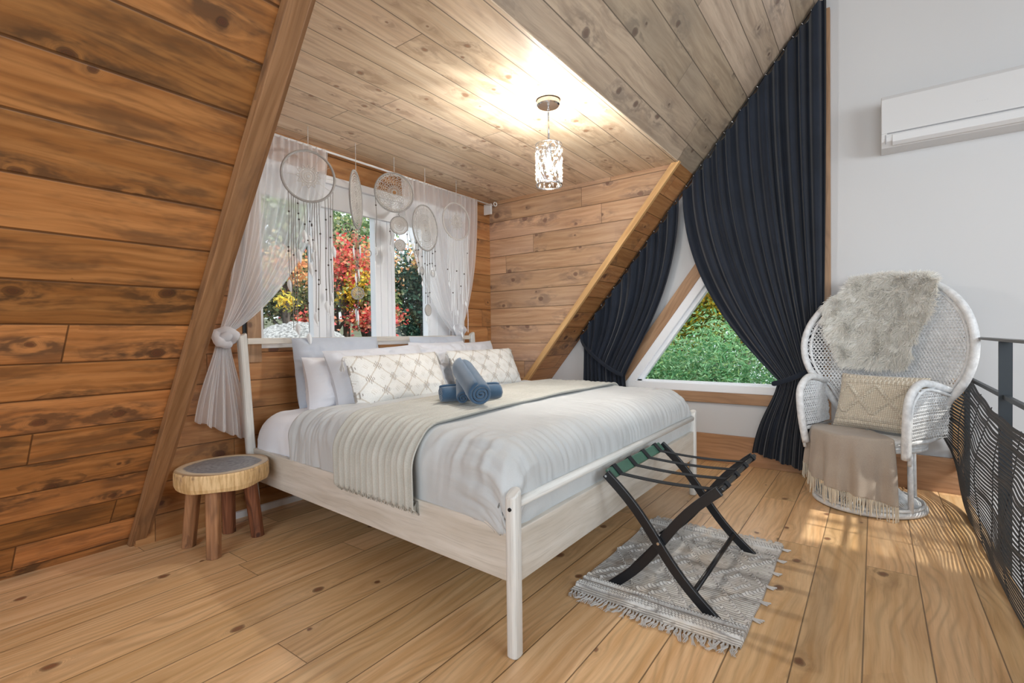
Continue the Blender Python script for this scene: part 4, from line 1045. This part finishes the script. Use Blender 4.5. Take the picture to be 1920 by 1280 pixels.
for r in (.01, .018, .026, .034): m.tube([(0, r*cos(2*pi*q/24), zc-.605+r*sin(2*pi*q/24)) for q in range(24)], .0016, 4, closed=True)
for k in range(12): a_ = 2*pi*k/12; m.tube([(0, 0, zc-.605), (0, .039*cos(a_), zc-.605+.039*sin(a_))], .001, 3)
m.build('small_web', M_doily, c)
strand(c, 0, zc-.36, zc-.565, (.3, .9), seed=2); strand(c, 0, zc-.645, zc-.71, (.3, .8), .10, seed=4); feather(c, .0, .012, zc-.70, .085)
c, zc = catcher((2.345, HY), 2.035, .135, .97, 'round dream catcher with coarse crochet web, third from the left, two small rings below', 'crochet', rr=.0065)
strand(c, .03, zc-.13, zc-.165, (), seed=1); subring(c, .03, zc-.228, .062, 'dense', rr=.0042)
strand(c, .03, zc-.29, zc-.325, (), seed=1); subring(c, .035, zc-.365, .038, 'crochet', rr=.0036)
for i, (x, a_, L_) in enumerate(((.035, .405, .04), (.02, .405, .03), (.05, .40, .05), (.09, .25, .18), (-.032, .25, .12), (-.13, .03, .36))): strand(c, x, zc-a_, zc-a_-L_, (.2,) if i > 2 else (), .06 if i > 2 else .035, seed=i)
c, zc = catcher((2.64, HY), 1.835, .168, .54, 'taupe doily dream catcher turned sideways, fourth from the left, small rings and feathers below', 'dense', rr=.0055)
for i, (x, L_) in enumerate(((-.13, .10), (-.10, .17), (-.05, .24), (-.01, .40), (.02, .43), (.05, .40), (.09, .14), (.13, .20))):
    za = zc-sqrt(.168**2-x*x); strand(c, x, za, za-L_, (.25, .8), None if i in (3, 4, 5) else .055, seed=i)
subring(c, -.125, zc-.205, .026, 'mandala'); subring(c, -.055, zc-.325, .028, 'mandala'); subring(c, .095, zc-.33, .026, 'mandala'); subring(c, .02, zc-.615, .042, 'crochet')
feather(c, -.01, 0, zc-.65, .06); feather(c, .03, 0, zc-.66, .12)
c, zc = catcher((2.985, HY), 1.945, .146, .72, 'white dream catcher with star centre and long knotted yarn strands, rightmost over the window', 'mandala', rr=.007, ringmat=M_cord)
for i in range(16):
    x = lerp(-.10, .125, i/15); za = zc-sqrt(max(.0, .146**2-x*x)); L_ = rnd.uniform(.35, .80) if i > 3 else rnd.uniform(.3, .62)
    strand(c, x, za, za-L_, (rnd.uniform(.3, .9),) if i % 3 == 0 else (), .06 if i % 3 == 1 else None, r=.0032 if i % 2 else .0022, mat=M_feather, wob=.006, seed=i)

# ------------------------------------------------------------------ peacock chair
CX, CY, CA = 3.615, .035, radians(24)
ch = empty('peacock_chair', (CX, CY, 0), 0, 'white wicker peacock chair with a tall round fan back in the corner by the railing', 'chair')
ch.rotation_euler = (0, 0, pi-CA-pi/2)       # local +y is the way the chair faces
# back outline in (x, z), and the sheet it lies on
def back_out(a_):
    """a_: 0..1 round the fan from bottom left over the top to bottom right"""
    t = lerp(-.235*pi, 1.235*pi, a_); x = -.448*cos(t); z = .930+.42*sin(t)
    return x, z
def back_y(x, z): return -.235-.10*(z-.45)+.16*(x/.47)**2
ob = [back_out(i/60) for i in range(61)]
ob = [(-.22, .43), (-.245, .50)]+ob+[(.245, .50), (.22, .43)]
op = [Vector((x, back_y(x, z), z)) for x, z in ob]
m = MB(); m.tube(op, .021, 12); m.build('back_rim', M_wicker, ch, smooth=True)
m = MB(); m.tube([Vector((x*.925, back_y(x*.925, z), (z-.9)*.925+.9)) for x, z in ob], .0085, 8); m.build('back_inner_rim', M_wicker, ch, smooth=True)
# inner weave: two diagonal families clipped by the outline
def inside(x, z):
    if z >= .62: return (x/.432)**2+((z-.930)/.402)**2 < 1
    return z > .42 and abs(x) < lerp(.215, .325, (z-.42)/.2)
def lattice(mb, x0, x1, z0, z1, dx, inside, yfn, r, slope_=1.0, seg=4, step=.02):
    for sg in (-1, 1):
        k = x0-(z1-z0)*slope_
        while k < x1+(z1-z0)*slope_:
            run_ = []; n = int((z1-z0)/step)
            for i in range(n+1):
                z = lerp(z0, z1, i/n); x = k+(z-z0)*slope_ if sg > 0 else (x0+x1)-(k+(z-z0)*slope_)
                if inside(x, z): run_.append(Vector((x, yfn(x, z)+sg*.0015, z)))
                else:
                    if len(run_) > 1: mb.tube(run_, r, seg, caps=False)
                    run_ = []
            if len(run_) > 1: mb.tube(run_, r, seg, caps=False)
            k += dx
m = MB(); lattice(m, -.46, .46, .42, 1.36, .0185, inside, back_y, .0034, .62)
for i in range(46):   # horizontal weft
    z = lerp(.44, 1.34, i/45); xs = [x for x in [lerp(-.46, .46, q/60) for q in range(61)] if inside(x, z)]
    if len(xs) > 1: m.tube([Vector((x, back_y(x, z)+.002, z)) for x in xs], .0024, 4, caps=False)
m.build('back_weave', M_wicker, ch)
# seat
m = MB(); m.lathe([(0, .425), (.20, .425), (.262, .420), (.272, .405), (.268, .385), (.245, .378)], seg=40); m.build('seat', M_wicker, ch, smooth=True)
m = MB()
for z in (.40, .385, .37): m.torus((0, 0, z), .268, .012, seg=44)
m.build('seat_rim', M_wicker, ch, smooth=True)
# arms
for sx in (-1, 1):
    # the front loop: up from the seat, over, and back to the fan
    def A(t):
        P_ = [(.262, .175, .34), (.275, .20, .50), (.285, .195, .66), (.292, .10, .735), (.300, -.03, .73), (.325, -.14, .70), (.335, -.20, .70)]
        k = t*(len(P_)-1); i = min(int(k), len(P_)-2); f = k-i
        p = [Vector(P_[max(0, min(len(P_)-1, j))]) for j in (i-1, i, i+1, i+2)]
        q = .5*((2*p[1])+(p[2]-p[0])*f+(2*p[0]-5*p[1]+4*p[2]-p[3])*f*f+(3*p[1]-p[0]-3*p[2]+p[3])*f**3)
        return Vector((q.x*sx, q.y, q.z))
    arm = MB().tube([A(i/30) for i in range(31)], .021, 12).build('arm', M_wicker, ch, smooth=True)
    m = MB(); m.tube([A(i/30)+Vector((sx*.012, -.012, -.034)) for i in range(31)], .009, 8); m.tube([Vector((sx*.272, .17, .425)), Vector((sx*.29, 0, .42)), Vector((sx*.29, -.16, .43))], .012, 8); m.build('arm_edge', M_wicker, arm, smooth=True)
    m = MB()
    ytop = lambda y: .715 if y < .10 else .715-((y-.10)/.10)**2*.11
    ins = lambda y, z: -.20 < y < .185 and .42 < z < ytop(y)
    mm = MB(); lattice(mm, -.20, .19, .42, .72, .021, ins, lambda a_, z: 0, .0034, .8)
    for i in range(16):
        z = lerp(.43, .71, i/15); ys = [y for y in [lerp(-.2, .19, q/30) for q in range(31)] if ins(y, z)]
        if len(ys) > 1: mm.tube([Vector((y, .002, z)) for y in ys], .003, 4, caps=False)
    for p in mm.v: m.v.append(Vector((sx*(.283+.02*((p.z-.42)/.3)+p.y+(.03*max(0, -p.x/.2))), p.x, p.z)))
    m.f = mm.f; m.build('arm_weave', M_wicker, arm)
# posts and hourglass base
for k, a_ in enumerate((20, 78, 118, 162, 235, 305)):
    t = radians(a_); MB().tube([(.255*cos(t), .255*sin(t), .39), (.258*cos(t), .258*sin(t), .20), (.262*cos(t), .262*sin(t), .012)], .0135, 10).build('leg', M_wicker, ch, smooth=True)
m = MB(); m.torus((0, 0, .018), .268, .016, seg=48); m.torus((0, 0, .042), .262, .010, seg=48); m.build('base_ring', M_wicker, ch, smooth=True)
m = MB()
for k in range(84):
    a_ = 2*pi*k/84
    for sg in (-.16, .16):
        m.tube([(lerp(.262, .085, f**.8)*cos(a_+sg*f), lerp(.262, .085, f**.8)*sin(a_+sg*f), .035+.17*f**1.6) for f in (0, .25, .5, .75, 1)], .0034, 4, caps=False)
for r, z in ((.085, .205), (.12, .15), (.08, .23)): m.torus((0, 0, z), r, .007, seg=30)
for k in range(36):
    a_ = 2*pi*k/36; m.tube([(.083*cos(a_), .083*sin(a_), .20), (.09*cos(a_), .09*sin(a_), .28), (.20*cos(a_), .20*sin(a_), .385)], .006, 5, caps=False)
m.build('base_weave', M_wicker, ch)
# sheepskin hung over the top of the fan
CM = ch.matrix_world if False else (Matrix.Translation((CX, CY, 0))@Matrix.Rotation(pi-CA-pi/2, 4, 'Z'))
sk = empty('sheepskin', CM@Vector((.08, -.3, 1.35)), ch.rotation_euler[2], 'shaggy cream sheepskin draped over the top of the wicker fan back', 'sheepskin')
off = Vector((.08, -.3, 1.35)); rnd = random.Random(4)
def skin_p(u, v):     # u across, v from the front bottom up over the rim and down behind
    z = lerp(.80, 1.36, min(1, v/.86)); xl = lerp(-.245, -.335, sm((z-.80)/.35)); xr = lerp(.115, .245, sm((z-.84)/.42))
    xl += .13*sm((z-1.18)/.18); xr -= .05*sm((z-1.30)/.08)
    k = 1-.12*(1-sm(v/.1))
    x = -(lerp(xl, xr, u)*k); x += .012*nz(u*4, v*6)
    if v > .86:
        t = (v-.86)/.14*pi; zz = 1.345-(x-.05)**2*.42; return Vector((x, back_y(x, zz)-.0+.045*cos(t), zz+.028*sin(t)))-off
    zt = 1.345-(x-.05)**2*.42; z = min(z, zt)
    return Vector((x, back_y(x, z)+.045, z))-off
m = MB(); m.grid(skin_p, 30, 40); m.build('hide', M_fur, sk, smooth=True)
vs, fs = [], []
for i in range(26000):
    u, v = rnd.uniform(-.02, 1.02), rnd.random(); p = skin_p(u, v); n_ = Vector((0, 1, .1)) if v < .84 else Vector((0, .4, 1))
    if v > .84: n_ = Vector((0, cos((v-.86)/.14*pi), .8))
    ed = Vector((-(u-.5)*1.1, 0, (v-.5)*.7-.35)); cl_ = Vector((nz(p.x*18, p.z*18, 1), 0, nz(p.x*18, p.z*18, 7)))*1.5
    d = (n_.normalized()*.75+ed*.75+cl_+Vector((rnd.gauss(0, .25), rnd.gauss(0, .25), rnd.gauss(0, .25)))).normalized()
    L_ = rnd.uniform(.022, .048); s_ = d.cross(Vector((rnd.gauss(0, 1), rnd.gauss(0, 1), rnd.gauss(0, 1)))).normalized()*.0021; dn = Vector((0, 0, -.010)); j = len(vs)
    vs += [p-s_, p+s_, p+d*L_*.6+s_*.7+dn*.3, p+d*L_+dn, p+d*L_*.6-s_*.7+dn*.3]; fs.append((j, j+1, j+2, j+3, j+4))
MB().add(vs, fs).build('fleece', M_fur, sk)
# knitted cushion
def knit():
    n = NT('cable_knit_cushion'); o = sep(n, n.node('ShaderNodeUVMap').outputs[0]); u, v = o[0], o[1]
    st_ = n.m_('MULTIPLY', n.m_('ABSOLUTE', n.m_('SINE', n.m_('MULTIPLY', u, pi/.011))), n.m_('ABSOLUTE', n.m_('SINE', n.m_('MULTIPLY', v, pi/.010))))
    n.p(col=n.mix(st_, (.52, .44, .33), (.80, .74, .63)), rough=.95, sheen=.3); n.bump(st_, .8, .004); return n.m
kc = empty('cushion', CM@Vector((-.035, .0, .435)), ch.rotation_euler[2], 'cream knitted cushion with raised diamonds standing on the seat of the wicker chair', 'cushion')
kw, kh, kt = .46, .345, .12
m = MB(); m.uv = []; LM = Matrix.Rotation(radians(20), 4, 'X')
def ktex(X, Z):
    h = 0
    zz = Z/kh
    for c0 in (.07, .17, .83, .93): 
        d_ = abs(zz-c0)*kh
        if d_ < .018: h = max(h, .015*(1-(d_/.018)**2)**.5*(.55+.45*abs(sin(X*2*pi/.045+(1.2 if c0 in (.17, .93) else 0)))))
    if .24 < zz < .76:
        a_ = (X/.155) % 1; b = (zz-.24)/.52
        for f in (abs(a_-b), abs(a_-b+1), abs(a_-b-1), abs(a_-(1-b)), abs(a_-(1-b)-1), abs(a_-(1-b)+1)):
            d_ = f*.155*.75
            if d_ < .010: h = max(h, .015*(1-(d_/.010)**2)**.5*(.5+.5*abs(sin(Z*2*pi/.024))))
    return h
for side in (1, -1):
    def fn(a_, b):
        x, z = a_*2-1, b*2-1; X = x*kw/2*(1-.05*(1-z*z)); Z = z*kh/2*(1-.05*(1-x*x)); y = kt/2*((1-x**4)*(1-z**4))**.55
        y += ktex(X, Z+kh/2)*min(1, (1-max(abs(x), abs(z)))*9) if side > 0 else 0
        m.uv.append((X, Z)); return LM@Vector((X, side*y, Z+kh/2))
    if side > 0: m.grid(fn, 170, 130); m.f = [tuple(reversed(f)) for f in m.f]
    else: m.grid(fn, 30, 30)
m.build('cover', knit(), kc, smooth=True)
# wool throw over the front of the seat
th = empty('blanket', CM@Vector((0, .15, .43)), ch.rotation_euler[2], 'taupe wool blanket with cream fringe hanging over the front of the wicker seat', 'blanket')
off = Vector((0, .15, .43)); m = MB()
def thr(u, v):
    a_ = lerp(radians(138), radians(2), u)
    L_ = .30+.30*v if False else 0
    if v < .35:
        t = v/.35; r = lerp(.02, .285, t); x, y = r*cos(a_), lerp(-.02, 0, t)+r*sin(a_)*.95; z = .437+.004*nz(u*6, v*6)
        if y < -.02: y = -.02+(y+.02)*.4
        return Vector((x, y, z))-off
    t = (v-.35)/.65; drop = lerp(.335, .22, sm(u*1.1)); fold = .016*sin(u*31+1)*sm(t*1.3)+.010*sin(u*57)*t
    r = .285+.012*sin(min(1, t*4)*pi/2)+fold+.015*t; zz = .437-.018*(1-cos(min(1, t*5)*pi/2))-drop*t+.012*sin(u*9)*t
    y = r*sin(a_)*.95
    return Vector((r*cos(a_), y, zz))-off
m.grid(thr, 120, 50); m.build('cloth', M_throw, th, smooth=True, solid=.004)
m = MB(); rnd = random.Random(9)
for i in range(120):
    q = thr(i/119, 1); d = Vector((rnd.uniform(-.008, .008), rnd.uniform(-.006, .008), 0)); L_ = rnd.uniform(.075, .10)
    m.tube([q+Vector((0, 0, .004)), q+d*.4+Vector((0, 0, -L_*.4)), q+d+Vector((0, 0, -L_))], [.0028, .0024, .0022], 4)
m.build('fringe', M_fringe, th)

# ------------------------------------------------------------------ railing with the black woven net
YR = -.462
ra = empty('railing', (2.2, YR, 0), 0, 'dark steel loft railing along the right edge of the floor', 'railing')
XR1 = XG-.002
rel(MB().box((.15, YR-.02, .973), (XR1, YR+.02, .985)), ra).build('top_rail', M_railtop, ra, bevel=.002)
rel(MB().box((.15, YR-.009, .722), (XR1, YR+.009, .740)), ra).build('middle_rail', M_rail, ra)
for x in (3.02, 1.95, .9): rel(MB().box((x-.006, YR-.022, -.05), (x+.006, YR+.022, .973)), ra).build('post', M_rail, ra)
rel(MB().box((XR1-.025, YR-.012, .0), (XR1, YR+.012, .76)), ra).build('post', M_rail, ra)
nt_ = empty('net', (2.2, YR, 0), 0, 'black open weave net stretched along the loft railing down to the floor', 'net')
def netp(s_, t):     # s_ 0 at the wall, t 0 at the top
    x = lerp(XR1-.03, .3, s_); top = .725
    sag = .085*(1-exp(-max(0, s_-.09)*7))*(1+.25*sin((s_-.1)*9))
    zt = top-sag*1.0; e = exp(-(s_/.05)**2)
    z = lerp(zt, -.02+.12*e+.05*exp(-(s_/.12)**2), t)
    y = YR+.018+.055*sin(pi*t)*(.35+.65*exp(-s_*3))+.012*sin(s_*26+t*5)*sin(pi*t)+.045*exp(-(s_/.06)**2)*sin(pi*min(1, t*1.2))+.030*t
    x += -.03*sin(pi*t)*e+.03*e
    return Vector((x, y, z))
m = MB(); rows = 40
for i in range(rows):
    t0 = i/rows; w_ = .70/rows if (i % 9) not in (4,) else .95/rows
    if i in (0, 1, rows-1, rows-2): w_ = 1.02/rows
    base = len(m.v); n = 150
    for k in range(n+1):
        s_ = k/n; wob = .010*sin(s_*60+i*.55)*.35+.012*nz(s_*14, i*.22)
        a_ = netp(s_, min(1, t0+wob)); b = netp(s_, min(1, t0+w_+wob))
        m.v += [a_, (a_+b)/2+Vector((0, .003, 0)), b]
    for k in range(n):
        q = base+k*3; m.f += [(q, q+1, q+4, q+3), (q+1, q+2, q+5, q+4)]
for k in range(14):
    s_ = k/13; m.tube([netp(s_, t/24)-Vector((0, .003, 0)) for t in range(25)], .0022, 4, caps=False)
rel(m, nt_); m.build('weave', M_net, nt_)
for s_ in (0, .03, .06): rel(MB().torus(netp(s_, 0)+Vector((0, -.008, .002)), .016, .003, (1, 0, 0), 14, 5), nt_).build('loop', M_net, nt_, smooth=True)

# ------------------------------------------------------------------ air conditioner
XA = 3.93
ac = empty('air_conditioner', (XG, -.45, 2.18), 0, 'white wall mounted air conditioner high on the white wall at the right', 'air conditioner')
m = MB(); prof2 = [(XG, 2.185), (XA+.05, 2.185), (XA+.012, 2.215), (XA+.006, 2.235), (XA+.006, 2.262), (XA, 2.266), (XA, 2.475), (XA+.012, 2.497), (XA+.05, 2.507), (XG, 2.507)]
ya, yb = -.036, -.93
n = len(prof2); m.add([(x, ya, z) for x, z in prof2]+[(x, yb, z) for x, z in prof2], [tuple(range(n)), tuple(reversed(range(n, 2*n)))]+[(i, n+i, n+(i+1) % n, (i+1) % n) for i in range(n)])
rel(m, ac); m.build('body', M_ac, ac, bevel=.004)
m = MB().hexa([(XA+.002, ya-.03, 2.258), (XA+.009, ya-.03, 2.258), (XA+.009, yb, 2.258), (XA+.002, yb, 2.258), (XA+.001, ya-.03, 2.264), (XA+.009, ya-.03, 2.264), (XA+.009, yb, 2.264), (XA+.001, yb, 2.264)]); rel(m, ac); m.build('panel_gap', M_grey, ac)
m = MB().hexa([(XA+.004, ya-.055, 2.208), (XA+.03, ya-.055, 2.188), (XA+.03, yb, 2.188), (XA+.004, yb, 2.208), (XA+.0015, ya-.055, 2.252), (XA+.02, ya-.055, 2.252), (XA+.02, yb, 2.252), (XA+.0015, yb, 2.252)]); rel(m, ac); m.build('flap', M_ac, ac, bevel=.003)
m = MB().box((XA+.003, ya-.024, 2.20), (XA+.012, ya-.021, 2.255)); rel(m, ac); m.build('flap_gap', M_grey, ac)
m = MB()
for i in range(5): y = -.478-i*.011; h = (.012, .008, .008, .008, .011)[i]; m.box((XA-.0006, y-.006, 2.34), (XA+.001, y, 2.34+h))
rel(m, ac); m.build('faint_mark', plain('pale_grey_print', (.60, .60, .61), .5), ac)
